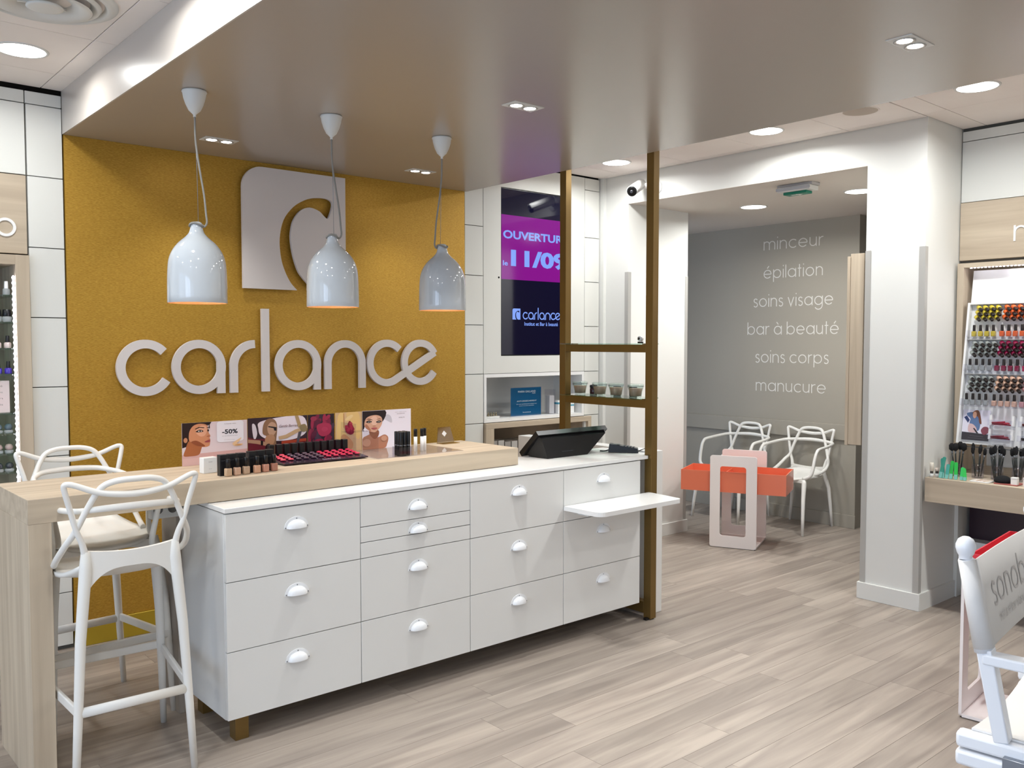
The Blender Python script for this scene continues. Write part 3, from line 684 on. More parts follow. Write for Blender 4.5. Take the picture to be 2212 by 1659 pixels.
# jars on the lower glass shelf
def jar():
    t = thing('scrub_jar', 'clip-top glass jar of brown-pink scrub, farthest left on the lower glass shelf', 'jar', (3.81, 3.79, 1.2388), group='jars on the lower glass shelf')
    jg_ = MB().lathe((0, 0, 0), [(0, .001), (.03, .001), (.034, .006), (.038, .035), (.044, .058), (.046, .066), (.046, .07), (.043, .07), (.043, .066), (.041, .058), (.035, .035), (.031, .008), (0, .005)], 28).obj('glass', M_glass, t, world=False)
    MB().lathe((0, 0, 0), [(0, .0055), (.0305, .0085), (.0345, .035), (.039, .052), (0, .052)], 28).obj('scrub', mat('scrub_brown', 'c09a88', .6), t, world=False)
    MB().lathe((0, 0, 0), [(0, .078), (.04, .078), (.047, .074), (.048, .0712), (.03, .0712), (0, .072)], 28).obj('lid', M_glass, t, world=False)
    MB().tube([(.0475*math.cos(q), .0475*math.sin(q), .0635) for q in [2*PI*k/24 for k in range(24)]], .0012, 6, closed=True).obj('wire_bail', M_steel, jg_, world=False)
    MB().tube([(0, .048, .063), (0, .06, .066), (0, .058, .054)], .0018, 6).obj('clip', M_steel, jg_, world=False)
    return t
j0 = jar()
for y, lb in ((3.625, 'clip-top glass jar of scrub, second from the left on the lower glass shelf'), (3.495, 'clip-top glass jar of scrub, third from the left on the lower glass shelf'), (3.345, 'clip-top glass jar of scrub, half hidden behind the tall front bronze post')): dup(j0, (3.81, y, 1.2388), label=lb)
def smalljar():
    t = thing('small_jar', 'small dark jar behind the leftmost scrub jar', 'jar', (3.885, 3.75, 1.2388), group='small dark jars behind the scrub jars')
    MB().lathe((0, 0, 0), [(0, 0), (.021, 0), (.023, .004), (.023, .034), (.02, .038), (0, .038)], 20).obj('body', mat('dark_plum_glass', '3c2028', .15), t, world=False)
    MB().lathe((0, 0, 0), [(.0225, .038), (.0235, .039), (.0235, .053), (.021, .055), (0, .055)], 20).obj('lid', mat('lid_black', '201c20', .4), t, world=False)
    return t
sj = smalljar()
dup(sj, (3.885, 3.555, 1.2388), label='small dark jar between the second and third scrub jars')
dup(sj, (3.885, 3.43, 1.2388), label='small dark jar between the third scrub jar and the front post')

# ================================================================== STOOLS AND CHAIRS
def woven_chair(name, label, cat, loc, rotz, p, group):
    t = thing(name, label, cat, loc, rotz, group); OFF[t.name] = Vector((0, 0, 0))
    zs, zl, zV, zT, zA, zD = p['seat'], p['leg'], p['V'], p['top'], p['arm'], p['dip']
    fh, rh = p['fx'], p['rx']; fy, ry = p['fy'], p['ry']; a = p.get('aw', .2)
    rt = p['r']; ts = p.get('ts', 1)
    mir = lambda P: P+[(-q[0],)+tuple(q[1:]) for q in reversed(P[:-1])]
    # seat shell
    mb = MB(); n = 44; R = 9; hw, y0, y1 = .215, -.225, .225
    def rim(q):
        c, s = math.cos(q), math.sin(q); e = .72
        x = (abs(c)**e)*(1 if c >= 0 else -1)*hw; yy = (abs(s)**e)*(1 if s >= 0 else -1)
        yv = (y0+y1)/2+yy*(y1-y0)/2; x *= 1-.10*max(0, -yy)**2-.06*max(0, yy)**2
        return x, yv
    def height(x, yv, rr):
        back = max(0, (-yv-.06)/.165); fr = max(0, (yv-.12)/.11)
        return zs-.012*(1-rr*rr)+(zl-zs-.004)*min(1, back)**2.2*(.35+.65*rr*rr)-.022*fr*fr
    top = []; bot = []
    for j in range(R+1):
        rr = j/R
        ring = []; rb = []
        for k in range(n):
            x, yv = rim(2*PI*k/n); x *= rr; yv = yv*rr
            h = height(x, yv, rr); ring.append(mb.bm.verts.new((x, yv, h))); rb.append(mb.bm.verts.new((x*.985, yv*.985, h-.016-.012*(1-rr))))
        top.append(ring); bot.append(rb)
    for G in (top, bot):
        for A, B in zip(G, G[1:]):
            for k in range(n): mb.face([A[k], A[(k+1) % n], B[(k+1) % n], B[k]], True)
    for k in range(n): mb.face([top[-1][k], top[-1][(k+1) % n], bot[-1][(k+1) % n], bot[-1][k]], True)
    bmesh.ops.remove_doubles(mb.bm, verts=mb.bm.verts, dist=1e-5)
    mb.obj('seat', M_chair, t)
    # rear apron with arched underside, and front one
    def apron(yc, zt, hx, dip, h0, h1, bow, nm):
        mb = MB(); N = 30; V = []
        for i in range(N+1):
            u = -1+2*i/N; x = u*hx; yy = yc+bow*(1-u*u); zt_ = zt-dip*(1-u*u); zb_ = zt_-(h1+(h0-h1)*abs(u)**3)
            V.append([mb.bm.verts.new(c) for c in ((x, yy-.008, zb_), (x, yy-.009, zt_), (x, yy+.009, zt_), (x, yy+.008, zb_))])
        for A, B in zip(V, V[1:]):
            for k in range(4): mb.face([mb.bm.verts.new(v.co) for v in (A[k], A[(k+1) % 4], B[(k+1) % 4], B[k])], False)
        mb.obj(nm, M_chair, t)
    apron(-.212, zl+.008, rh*.74, .012, p['ap']*2.7, p['ap'], -.014, 'rear_apron')
    apron(.165, zs-.02, .185, 0, p['ap']*.9, .02, .02, 'front_apron')
    # legs
    for s in (-1, 1):
        MB().tube([(s*rh, ry, 0, rt*.72), (s*(rh*.93), ry*.985, zl*.3, rt*.9), (s*(rh*.85), ry*.95, zl*.65, rt*1.08), (s*.148, -.217, zl-.05, rt*1.25), (s*.148, -.217, zl+.006, rt*.85)], seg=14).obj('leg', M_chair, t)
        MB().tube([(s*fh, fy, 0, rt*.72), (s*(fh*.97), fy*.95, zs*.3, rt*.9), (s*(fh*.92), fy*.86, zs*.65, rt*1.08), (s*.195, .168, zs-.05, rt*1.3), (s*.19, .16, zs-.015, rt*1.2)], seg=14).obj('leg', M_chair, t)
    # three interlaced back loops
    B = [(.148, -.217, zl-.01, .0125), (.160, -.224, zl+(zV-zl)*.5, .0105), (.176, -.229, zV, .0098), (.196, -.236, zV+(zT-zV)*.45, .0098), (.213, -.246, zT-.028, .0098), (.2155, -.25, zT-.008, .0098), (.206, -.254, zT-.003, .0098), (.185, -.258, zT-.008, .0098), (.12, -.268, zD+(zT-zD)*.30, .0105), (.06, -.278, zD+.004, .0112), (0, -.281, zD, .0115)]
    MB().tube([q[:3]+(q[3]*ts,) for q in crs(mir(B), 6)], seg=10).obj('back_loop', M_chair, t)
    Cc = [(.196, .04, zs+.004, .012), (.212, -.05, zs+.022, .0115), (.216, -.12, zs+(zV-zs)*.35, .0112), (.203, -.185, zs+(zV-zs)*.68, .0108), (.178, -.222, zV, .0105), (.150, -.240, zV+(zT-zV)*.38, .0105), (.120, -.258, zV+(zT-zV)*.74, .0105), (.094, -.268, zT-.014, .0105), (.052, -.277, zT-.001, .0105), (0, -.281, zT+.001, .0105)]
    MB().tube([q[:3]+(q[3]*ts,) for q in crs(mir(Cc), 6)], seg=10).obj('back_arch', M_chair, t)
    az = zA-.045
    A = [(.185, .165, zs-.012, .013), (a, .15, zs+.03, .0115), (a+.012, .115, zs+(az-zs)*.72, .0108), (a+.012, .085, az-.01, .0105), (a+.012, .05, az+.006, .0105), (a+.01, -.06, zA-.028, .0105), (a-.002, -.16, zA-.018, .0105), (a-.03, -.222, zA-.010, .0105), (.10, -.262, zA-.002, .0115), (0, -.276, zA+.001, .0125)]
    MB().tube([q[:3]+(q[3]*ts,) for q in crs(mir(A), 6)], seg=10).obj('arm_loop', M_chair, t)
    if 'bar' in p:
        for k, (zb, A_, B_) in enumerate(((p['bar'], 'r', 'r'), (p['bar']+.03, 'f', 'f'))):
            y = (ry*.985 if A_ == 'r' else fy*.95); hx = (rh*.93 if A_ == 'r' else fh*.97)
            if A_ == 'r': MB().tube([(-hx, y, zb), (hx, y, zb)], .018, 12, flat=.62, up=(0, 1, 0)).obj('footrest', M_chair, t)
            else: MB().beam((-hx, y, zb), (hx, y, zb), .014, .032, bev=.004).obj('footrest', M_chair, t)
        for s in (-1, 1): MB().beam((s*rh*.93, ry*.985, p['bar']+.005), (s*fh*.97, fy*.95, p['bar']+.02), .014, .034, bev=.004).obj('footrest', M_chair, t)
    return t
PS = dict(seat=.752, leg=.838, V=.918, top=1.086, arm=.994, dip=1.036, fx=.235, rx=.20, fy=.235, ry=-.235, r=.0165, ap=.054, bar=.300, aw=.178)
PC = dict(seat=.455, leg=.500, V=.590, top=.822, arm=.722, dip=.776, fx=.243, rx=.20, fy=.262, ry=-.272, r=.0150, ts=1.2, ap=.026, aw=.245)
woven_chair('bar_stool', 'white interlaced-back bar stool in front of the wooden bar, back to camera', 'stool', (.985, 3.385, 0), math.radians(-2), PS, 'woven-back bar stools')
woven_chair('bar_stool', 'white interlaced-back bar stool behind the wooden bar, half hidden by it', 'stool', (1.055, 3.925, 0), math.radians(183), PS, 'woven-back bar stools')
woven_chair('armchair', 'white interlaced-back armchair on the right, against the grey alcove wall', 'chair', (6.595, 4.03, 0), math.radians(90), PC, 'waiting chairs under the grey wall text')
woven_chair('armchair', 'white interlaced-back armchair on the left, half behind the coral tray stand', 'chair', (6.595, 4.64, 0), math.radians(90), PC, 'waiting chairs under the grey wall text')

# ================================================================== TRAY STANDS
def tray_stand(label, loc, rotz, mtray, g, ext=(-.232, .555, .418, .574), H=.70):
    t = thing('display_stand', label, 'display stand', loc, rotz, g); OFF[t.name] = Vector((0, 0, 0))
    W, D = .349, .44
    outer = rrect(0, W, .004, H, .018, 4); inn = rrect(.075, W-.079, .092, .62, .02, 4)
    for v in (0, D-.012):
        mb = MB(); n = len(outer)
        vo = [[mb.bm.verts.new((u, dd, z)) for u, z in outer] for dd in (v, v+.012)]; vi = [[mb.bm.verts.new((u, dd, z)) for u, z in inn] for dd in (v, v+.012)]
        for i in range(n):
            j = (i+1) % n
            mb.face([vo[0][i], vo[0][j], vi[0][j], vi[0][i]]); mb.face([vo[1][i], vi[1][i], vi[1][j], vo[1][j]])
            mb.face([vo[0][i], vo[1][i], vo[1][j], vo[0][j]]); mb.face([vi[0][i], vi[0][j], vi[1][j], vi[1][i]])
        mb.obj('frame_panel', M_pinkw, t)
    MB().box(0.002, W-.002, .012, D-.012, .004, .018, .001, seg=1).obj('base_plate', M_pinkw, t)
    MB().box(.01, W-.01, .006, D-.006, 0, .004).obj('foot_strip', M_black, t)
    x0, x1, z0, z1 = ext; y0, y1 = .03, D-.03; tk = .006
    MB().box(x0, x1, y0, y1, z0, z0+tk).box(x0, x1, y0, y0+tk, z0+tk, z1).box(x0, x1, y1-tk, y1, z0+tk, z1).box(x0, x0+tk, y0+tk, y1-tk, z0+tk, z1).box(x1-tk, x1, y0+tk, y1-tk, z0+tk, z1).obj('tray', mtray, t)
    for x in (.085, .255): MB().box(x, x+.004, y0+tk, y1-tk, z0+tk, z1-.02).obj('divider', mtray, t)
    return t
a1 = math.atan2(-.915, .404)
tray_stand('white portal-shaped stand carrying an open coral tray in front of the armchairs', (5.486, 4.065, 0), a1, M_coral, 'tray stands')
# mirrored orientation: second one, depth runs towards -y
t2 = tray_stand('white portal-shaped stand with a red tray behind the folding chair', (4.087, 1.548, 0), PI+math.radians(6.3), M_red, 'tray stands', (-.251, .345, .48, .690), .665)

# ================================================================== FOLDING DIRECTOR CHAIR
dc = thing('director_chair', 'tall white wooden director chair with canvas back at the lower right corner', 'chair', (1.93, .762, 0), math.radians(6.3)); OFF[dc.name] = Vector((0, 0, 0))
M_pw = mat('white_painted_wood', 'eef0f4', .35)
for x, s in ((0, 1), (.53, -1)):
    bp = MB().tube([(x, -.030, .905, .0185), (x, -.014, .99, .0165), (x-.012*s, .006, 1.098, .0145)], seg=16).obj('back_post', M_pw, dc)
    MB().beam((x+.012*s, -.068, .722), (x+.002*s, -.033, .912), .034, .03, up=(0, 1, 0), bev=.003).obj('upright', M_pw, dc)
    MB().lathe((x-.013*s, .006, 1.098), [(.013, 0), (.013, .006), (.0165, .012), (.0195, .022), (.0195, .03), (.015, .041), (.007, .0465), (0, .047)], 24).obj('finial', M_pw, bp)
    MB().beam((x+.004*s, -.030, .893), (x+.01*s, -.44, .893), .042, .022, bev=.004).obj('armrest', M_pw, dc)
    MB().beam((x+.01*s, -.40, .722), (x+.01*s, -.40, .882), .03, .03, up=(0, 1, 0), bev=.003).obj('upright', M_pw, dc)
    MB().beam((x+.012*s, .02, .706), (x+.012*s, -.45, .706), .036, .034, bev=.008).obj('seat_rail', M_pw, dc)
    MB().beam((x+.010*s, .02, .668), (x+.010*s, -.45, .668), .036, .034, bev=.008).obj('frame_rail', M_pw, dc)
    MB().box(x-.022 if s > 0 else x+.018, x-.006 if s > 0 else x+.022, -.16, -.075, .672, .70, .001, seg=1).obj('hinge', M_steel, dc)
    MB().beam((x+.01*s, .0, .025), (x+.01*s, -.43, .025), .034, .03, bev=.006).obj('floor_rail', M_pw, dc)
for y in (-.03, -.40):
    MB().beam((.01, y, .66), (.52, y, .03), .03, .022, up=(0, 1, 0), bev=.003).obj('cross_leg', M_pw, dc)
    MB().beam((.52, y-.026, .66), (.01, y-.026, .03), .03, .022, up=(0, 1, 0), bev=.003).obj('cross_leg', M_pw, dc)
MB().beam((.04, -.40, .26), (.49, -.40, .26), .03, .02, bev=.003).obj('footrest', M_pw, dc)
# canvas back: thin sheet between the posts with sleeves
mb = MB(); N = 18; V = []
for i in range(N+1):
    u = i/N; x = -.003+u*.536; sag = .005*math.sin(PI*u)
    off = -.010
    V.append([mb.bm.verts.new((x-(.012 if False else 0), yy+sag, z)) for yy, z in ((off-.036, .917), (off+.0, 1.095), (off+.003, 1.095), (off-.033, .917))])
for A, B in zip(V, V[1:]):
    for k in range(4): mb.face([A[k], A[(k+1) % 4], B[(k+1) % 4], B[k]], True)
mb.face(V[0]); mb.face(V[-1])
cvb = mb.obj('canvas_back', M_canvas, dc)
for x in (0, .53): MB().tube([(x, -.030, .915, .0212), (x-(.010 if not x else -.010), .005, 1.0955, .0165)], seg=18).obj('canvas_sleeve', M_canvas, cvb)
mb = MB().use(mat('print_grey', 'c6c1bd', .8)); fnc = lambda u, v, d: (u, .0105*math.sin(PI*u/.53)+.0015+d*0, v)
# the back sits at positive y towards the camera side; lettering on that face
fnc = lambda u, v, d: (u, -.010+.005*math.sin(PI*u/.536)-.036*(1.095-v)/.178-.0012, v)
stroke_text(mb, 'sonobar', .13, .075, .46, .985, .050, fnc, 0, 0)
stroke_text(mb, 'institut et bar a beaute', .16, .10, .34, .948, .014, fnc, 0, 0)
mb.obj('printed_name', None, cvb)
mb = MB(); V = []
for i in range(13):
    u = i/12; x = .02+u*.49; s_ = -.02*math.sin(PI*u)
    V.append([mb.bm.verts.new((x, yy, z+s_)) for yy, z in ((-.005, .724), (-.42, .724), (-.42, .728), (-.005, .728))])
for A, B in zip(V, V[1:]):
    for k in range(4): mb.face([A[k], A[(k+1) % 4], B[(k+1) % 4], B[k]], True)
mb.face(V[0]); mb.face(V[-1]); mb.obj('canvas_seat', M_canvas, dc)

# ================================================================== WALL SCREEN
t = thing('wall_screen', 'tall portrait wall screen with magenta opening-date banner', 'screen', (4.364, 4.80, 1.457))
MB().box(4.031, 4.697, 4.806, 4.84, 1.460, 2.647, .001, seg=1).obj('casing', M_black, t)
FS = XZ(4.806)
def scr(name, c, e, draw, d=.0004, lab=None):
    m = mat('screen_'+c, c, .12, emit=c, es=e); mb = MB().use(m); draw(mb, d); return mb.obj(name, None, t, label=lab)
M_scr = mat('screen_dark_glass', '0b0b1c', .05, spec=.6, emit='100c28', es=.5)
MB().use(M_scr).sheet([(4.036, 1.465), (4.692, 1.465), (4.692, 2.642), (4.036, 2.642)], FS, .0003).obj('glass', None, t)
zt, zb = 2.46, 2.003
mb = MB().use(mat('screen_magenta', '2a0a2c', .08, emit='8c1290', es=.85)); mb.sheet([(4.036, zb), (4.692, zb), (4.692, zt), (4.036, zt)], FS, .0008); mbn = mb.obj('magenta_banner', None, t)
M_st = mat('screen_text_blue', '20283a', .1, emit='86a8ff', es=.95)
mb = MB().use(M_st); text_bm(mb, 'OUVERTURE', 4.052, 4.688, 2.292, 2.352, FS, .0014, bold=.03); mb.obj('banner_text', None, mbn)
mb = MB().use(M_st); text_bm(mb, '11/09', 4.125, 4.675, 2.096, 2.218, FS, .0014, bold=.045); mb.obj('banner_text', None, mbn)
mb = MB().use(M_st); text_bm(mb, 'le', 4.05, 4.096, 2.10, 2.136, FS, .0014, bold=.02); mb.obj('banner_text', None, mbn)
mb = MB().use(M_st); k = .2415
LX, LZ = 4.140, 1.720
brand_word(mb, LX+.098, LZ, .185, FS, .0014, .0014)
k = .115; f2 = lambda p: (LX+(p[0]-2.101)*k, LZ-.002+(p[1]-1.858)*k)
mb.sheet([f2(p) for p in outer+inner+[(2.101, 1.858)]], FS, .0014)
text_bm(mb, 'Institut et Bar à beauté', 4.255, 4.590, 1.675, 1.702, FS, .0014, bold=.015)
mb.obj('screen_logo', None, t)

# ================================================================== NICHE AND LOW SHELF UNIT ON THE BACK WALL
t = thing('wall_niche', 'white recessed wall niche under the screen holding a blue placard', 'shelf', (4.37, 4.8, .987)); 
MB().box(3.872, 3.894, 4.798, 4.90, .988, 1.331).box(4.842, 4.866, 4.798, 4.90, .988, 1.331).box(3.894, 4.842, 4.798, 4.90, .988, 1.010).box(3.894, 4.842, 4.798, 4.90, 1.306, 1.331).obj('frame', M_lac, t)
MB().box(3.872, 4.866, 4.901, 5.14, .988, 1.0095).obj('rear_shelf', M_lac, t)
MB().box(3.872, 3.89, 4.901, 5.14, 1.01, 1.325).obj('inner_side', M_lac, t); MB().box(4.848, 4.866, 4.901, 5.14, 1.01, 1.325).obj('inner_side', M_lac, t)
MB().box(3.872, 4.866, 5.125, 5.145, 1.01, 1.325).obj('back_panel', M_lac, t)
# blue placard in clear holder
t = thing('placard', 'blue square placard with white print standing in the white niche', 'placard', (4.345, 4.89, 1.0105))
pc_ = MB().box(4.195, 4.495, 4.886, 4.890, 1.0105, 1.219, .001, seg=1).obj('card', mat('placard_blue', '17638a', .25), t)
MB().box(4.193, 4.497, 4.8835, 4.8855, 1.0105, 1.222).obj('clear_holder', M_acryl, t)
FP = XZ(4.8832); mb = MB().use(mat('placard_print', 'cfe2ea', .5))
for s_, a, b, z0, z1 in (('MARIA GALLAND', 4.262, 4.436, 1.183, 1.197), ('PARIS', 4.402, 4.434, 1.172, 1.179), ('ANTI-DESSÈCHEMENT', 4.25, 4.446, 1.115, 1.127), ('Un soin parfaitement adapté aux', 4.247, 4.449, 1.093, 1.101), ('peaux les plus sensibles', 4.274, 4.42, 1.081, 1.088), ('Institut', 4.31, 4.39, 1.033, 1.040)):
    text_bm(mb, s_, a, b, z0, z1, FP, .0003)
mb.obj('print', None, pc_)
# small bottles tester block
t = thing('tester_tray', 'small tray of tiny dark tester bottles at the left of the niche', 'tester tray', (3.98, 4.86, 1.0105))
MB().box(3.925, 4.05, 4.84, 4.89, 1.0105, 1.026, .002).obj('tray', M_canopy, t)
for i in range(5):
    x = 3.94+i*.024; MB().cyl((x, 4.865, 1.026), (x, 4.865, 1.040), .008, seg=10).cyl((x, 4.865, 1.040), (x, 4.865, 1.052), .0045, seg=8).obj('tester_bottle', mat('amber_dark', '4a3428' if i % 2 else '8a8068', .2), t)
for i, (x, y, hh, ww, lb) in enumerate(((4.60, 4.90, .185, .06, 'tall clear plastic box standing in the niche right of the blue placard'), (4.675, 4.88, .10, .07, 'white carton with blue band standing in the niche behind the bronze post'), (4.765, 4.88, .075, .09, 'low white carton with blue lid at the right end of the niche'))):
    t = thing('product_box', lb, 'box', (x, y, 1.0105))
    MB().box(-ww/2, ww/2, -.03, .03, 0, hh, .0015, seg=1).obj('carton', M_acryl if i == 0 else M_lac, t, world=False)
    if i: MB().box(-ww/2-.0006, ww/2+.0006, -.0306, .0306, hh*.72, hh*.86).obj('blue_band', mat('band_blue', '4a9ab4', .4), t, world=False)
    else: MB().box(-ww/2+.006, ww/2-.006, -.022, .022, .003, .14).obj('leaflets', mat('paper_grey', 'd0d0ce', .6), t, world=False)
# timber unit
t = thing('wood_shelf_unit', 'pale wood open shelf unit below the white niche', 'shelf', (4.40, 4.8, 0))
MB().box(3.872, 4.925, 4.775, 5.14, .945, .983, .001, seg=1).obj('top', M_woodx, t)
MB().box(3.872, 3.945, 4.775, 5.14, 0, .945, .001, seg=1).obj('side_panel', M_woodz, t)
MB().box(4.890, 4.925, 4.775, 5.14, 0, .945, .001, seg=1).obj('side_panel', M_woodz, t)
MB().box(3.945, 4.89, 5.11, 5.13, 0, .945).obj('back_panel', mat('wood_back', '9a8c7c', .6), t)
MB().box(3.945, 4.89, 4.79, 5.11, .58, .60).obj('shelf', M_woodx, t); MB().box(3.945, 4.89, 4.79, 5.11, .05, .07).obj('shelf', M_woodx, t)
for i in range(7):
    x = 3.99+i*.064
    tag(centred(MB().box(x, x+.054, 4.86, 5.05, .6005, .6005+(.245 if i < 2 else .232), .001, seg=1).obj('file_holder', mat('frosted_plastic' if i % 2 else 'file_grey', 'c4c2be' if i % 2 else 'a8a4a0', .3))),
        'pale plastic file holder in the wood shelf unit, %s from the left of the row' % ('first', 'second', 'third', 'fourth', 'fifth', 'sixth', 'seventh')[i], 'file holder', 'file holders behind the monitor')

# ================================================================== SECURITY CAMERA
t = thing('security_camera', 'white bullet security camera on the right wall above the opening', 'camera', (5.065, 4.27, 2.68)); OFF[t.name] = Vector((0, 0, 0))
OFF[t.name] = Vector((5.065, 4.27, 2.68))
MB().lathe((5.0645, 4.255, 2.69), [(0, -.014), (.048, -.012), (.052, 0)], 28, axis='x').obj('wall_plate', M_lac, t)
for a in (40, 130, 220, 310): MB().cyl((5.051, 4.255+.04*math.cos(math.radians(a)), 2.69+.04*math.sin(math.radians(a))), (5.0485, 4.255+.04*math.cos(math.radians(a)), 2.69+.04*math.sin(math.radians(a))), .004, seg=8).obj('screw', M_steel, t)
MB().cyl((5.052, 4.26, 2.69), (5.0, 4.285, 2.70), .017, .015).cyl((5.0, 4.285, 2.70), (4.965, 4.30, 2.695), .021, .019).obj('arm_joint', M_lac, t)
A = Vector((4.985, 4.335, 2.712)); B = Vector((4.800, 4.262, 2.632)); d = (B-A).normalized()
MB().tube([tuple(A-d*.004)+(.02,), tuple(A)+(.030,), tuple(A+d*.02)+(.034,), tuple(B-d*.01)+(.034,)], seg=24).obj('body', M_lac, t)
MB().tube([tuple(B-d*.01)+(.0345,), tuple(B+d*.004)+(.0345,)], seg=24).obj('front_ring', M_black, t)
MB().tube([tuple(B+d*.004)+(.028,), tuple(B+d*.006)+(.028,)], seg=20).obj('glass_front', M_blackg, t)
MB().tube([tuple(B+d*.006)+(.012,), tuple(B+d*.012)+(.010,)], seg=16).obj('lens', mat('lens_grey', '3a3a40', .1), t)
side = d.cross(Vector((0, 0, 1))).normalized(); upv = side.cross(d)
mb = MB(); V = []
for s_ in (0, 1):
    P = A+d*(.0 if s_ == 0 else .215)
    V.append([[mb.bm.verts.new(P+side*math.cos(q)*rr_+upv*math.sin(q)*rr_) for q in [math.radians(-5+190*i/14) for i in range(15)]] for rr_ in (.0385, .0410)])
for i in range(14):
    for r_i in (0, 1): mb.face([V[0][r_i][i], V[0][r_i][i+1], V[1][r_i][i+1], V[1][r_i][i]], True)
    for e in (0, 1): mb.face([V[e][0][i], V[e][0][i+1], V[e][1][i+1], V[e][1][i]])
for i in (0, 14): mb.face([V[0][0][i], V[1][0][i], V[1][1][i], V[0][1][i]])
mb.obj('sun_hood', M_lac, t)
MB().tube(crs([(5.055, 4.285, 2.735), (5.045, 4.30, 2.765), (5.058, 4.31, 2.80), (5.058, 4.31, 2.824)], 6), .003, 6).obj('cable', M_black, t)
# wooden panel box on the niche side of the pillar
t = thing('wood_wall_box', 'narrow tall pale wood box fixed on the inner side of the white pillar', 'wall cabinet', (5.3, 2.70, .93))
MB().box(5.075, 5.50, 2.6525, 2.738, .93, 2.09, .001, seg=1).obj('box', M_woodz, t)
MB().box(5.070, 5.505, 2.739, 2.757, .925, 2.075, .001, seg=1).obj('front_board', M_woodz, t)

# ================================================================== POSTERS ON THE BAR
def blob(P, n=5): return crs(P, n, True)
def ell(cx, cy, rx, ry, a=0, n=20):
    c, s = math.cos(math.radians(a)), math.sin(math.radians(a))
    return [(cx+rx*math.cos(q)*c-ry*math.sin(q)*s, cy+rx*math.cos(q)*s+ry*math.sin(q)*c) for q in [2*PI*k/n for k in range(n)]]
def print_mat(c): return mat('print_'+c, c, .3, spec=.5)
def poster(label, x0, x1, z0, z1, y, base, layers, texts=(), lean=0, nm='display_poster', cat='poster', group='posters along the back of the bar', fn=None):
    """flat print: a card, with thin printed layers on it; layer=(colour, polygon in 0..1)"""
    t = thing(nm, label, cat, ((x0+x1)/2, y, z0), group=group)
    W, H = x1-x0, z1-z0
    F = fn or (lambda u, v, d: (x0+u*W, y-d, z0+v*H))
    mb = MB(); mb.use(print_mat(base)).prism([(0, 0), (1, 0), (1, 1), (0, 1)], F, -.0025, 0); cdp = mb.obj('card', None, t)
    mb = MB(); k = 0
    for c, P in layers:
        k += 1; P = [(min(1, max(0, u)), min(1, max(0, v))) for u, v in P]; Q = []
        for q in P:
            if not Q or (abs(q[0]-Q[-1][0])+abs(q[1]-Q[-1][1])) > 1e-4: Q.append(q)
        if abs(Q[0][0]-Q[-1][0])+abs(Q[0][1]-Q[-1][1]) < 1e-4: Q.pop()
        if len(Q) > 2: mb.use(print_mat(c)).sheet(Q, F, .00012*k)
    k += 1
    for c, s_, a, b, c0, c1, bold, sh in texts:
        mb.use(print_mat(c)); text_bm(mb, s_, a, b, c0, c1, F, .00012*k, bold, sh)
    mb.obj('printed_image', None, cdp, fix=False)
    return t
PY = 3.812; PZ = BT+.0005
# 1 profile portrait with the -50% card
poster('leftmost poster on the bar: pink, woman in profile and -50% card', 1.396, 1.692, PZ, 1.201, PY, 'dccdd2', [
    ('d2a9a6', [(0, 0), (1, 0), (1, .30), (0, .26)]), ('d8b4b0', [(0, 0), (1, 0), (1, .19), (0, .17)]),
    ('2a1a18', [(0, .42), (0, 1), (.40, 1), (.38, .90), (.30, .93), (.20, .90), (.15, .78), (.12, .62), (.07, .45)]),
    ('a8653f', blob([(.02, .24), (.05, .40), (.09, .56), (.18, .66), (.30, .55), (.28, .36), (.24, .24), (.12, .22)])),
    ('c98a66', blob([(.10, .62), (.11, .80), (.17, .93), (.27, .97), (.37, .93), (.39, .82), (.40, .74), (.42, .68), (.41, .63), (.42, .58), (.415, .50), (.405, .44), (.36, .415), (.29, .42), (.20, .47), (.13, .55)])),
    ('d9a183', blob([(.20, .80), (.28, .92), (.36, .90), (.37, .78), (.33, .68), (.26, .68)])),
    ('8e4f33', blob([(.13, .55), (.20, .58), (.28, .52), (.34, .44), (.28, .43), (.20, .47)])),
    ('c48864', ell(.05, .60, .03, .06)), ('2c1c18', [(.19, .855), (.25, .895), (.33, .88), (.33, .86), (.26, .875), (.2, .84)]),
    ('2c1c18', blob([(.20, .785), (.26, .83), (.32, .79), (.26, .77)])), ('e8e2de', ell(.265, .795, .03, .014)), ('2a1c18', ell(.268, .795, .011, .016)),
    ('2c1c18', blob([(.375, .80), (.39, .83), (.402, .80), (.39, .775)])), ('2c1c18', [(.365, .875), (.40, .875), (.40, .86), (.37, .86)]),
    ('a9694c', blob([(.36, .66), (.40, .69), (.42, .66), (.40, .645)])),
    ('a84f50', blob([(.33, .535), (.38, .575), (.415, .585), (.412, .56), (.415, .53), (.38, .52)])), ('7a3038', [(.33, .54), (.415, .563), (.414, .556), (.34, .533)]),
    ('2a1a18', [(.385, 1), (.44, 1), (.41, .93), (.415, .86), (.395, .84), (.40, .92), (.375, .95)]),
    ('eceaf2', rrect(.52, .94, .50, 1.0, .06)), ('e8c49a', blob([(.76, .44), (.80, .50), (.90, .58), (.87, .50), (.83, .44), (.92, .43), (.90, .395), (.80, .385)])), ('c8955f', blob([(.79, .405), (.85, .425), (.91, .405), (.85, .39)]))],
    [('23222c', '-50%', .60, .845, .69, .80, .03, 0), ('5a5560', 'la beauté selon', .64, .82, .925, .945, 0, 0), ('7a7580', 'sur une sélection de teints', .60, .84, .635, .652, 0, 0), ('9a95a0', 'voir conditions en institut', .63, .80, .545, .558, 0, 0)])
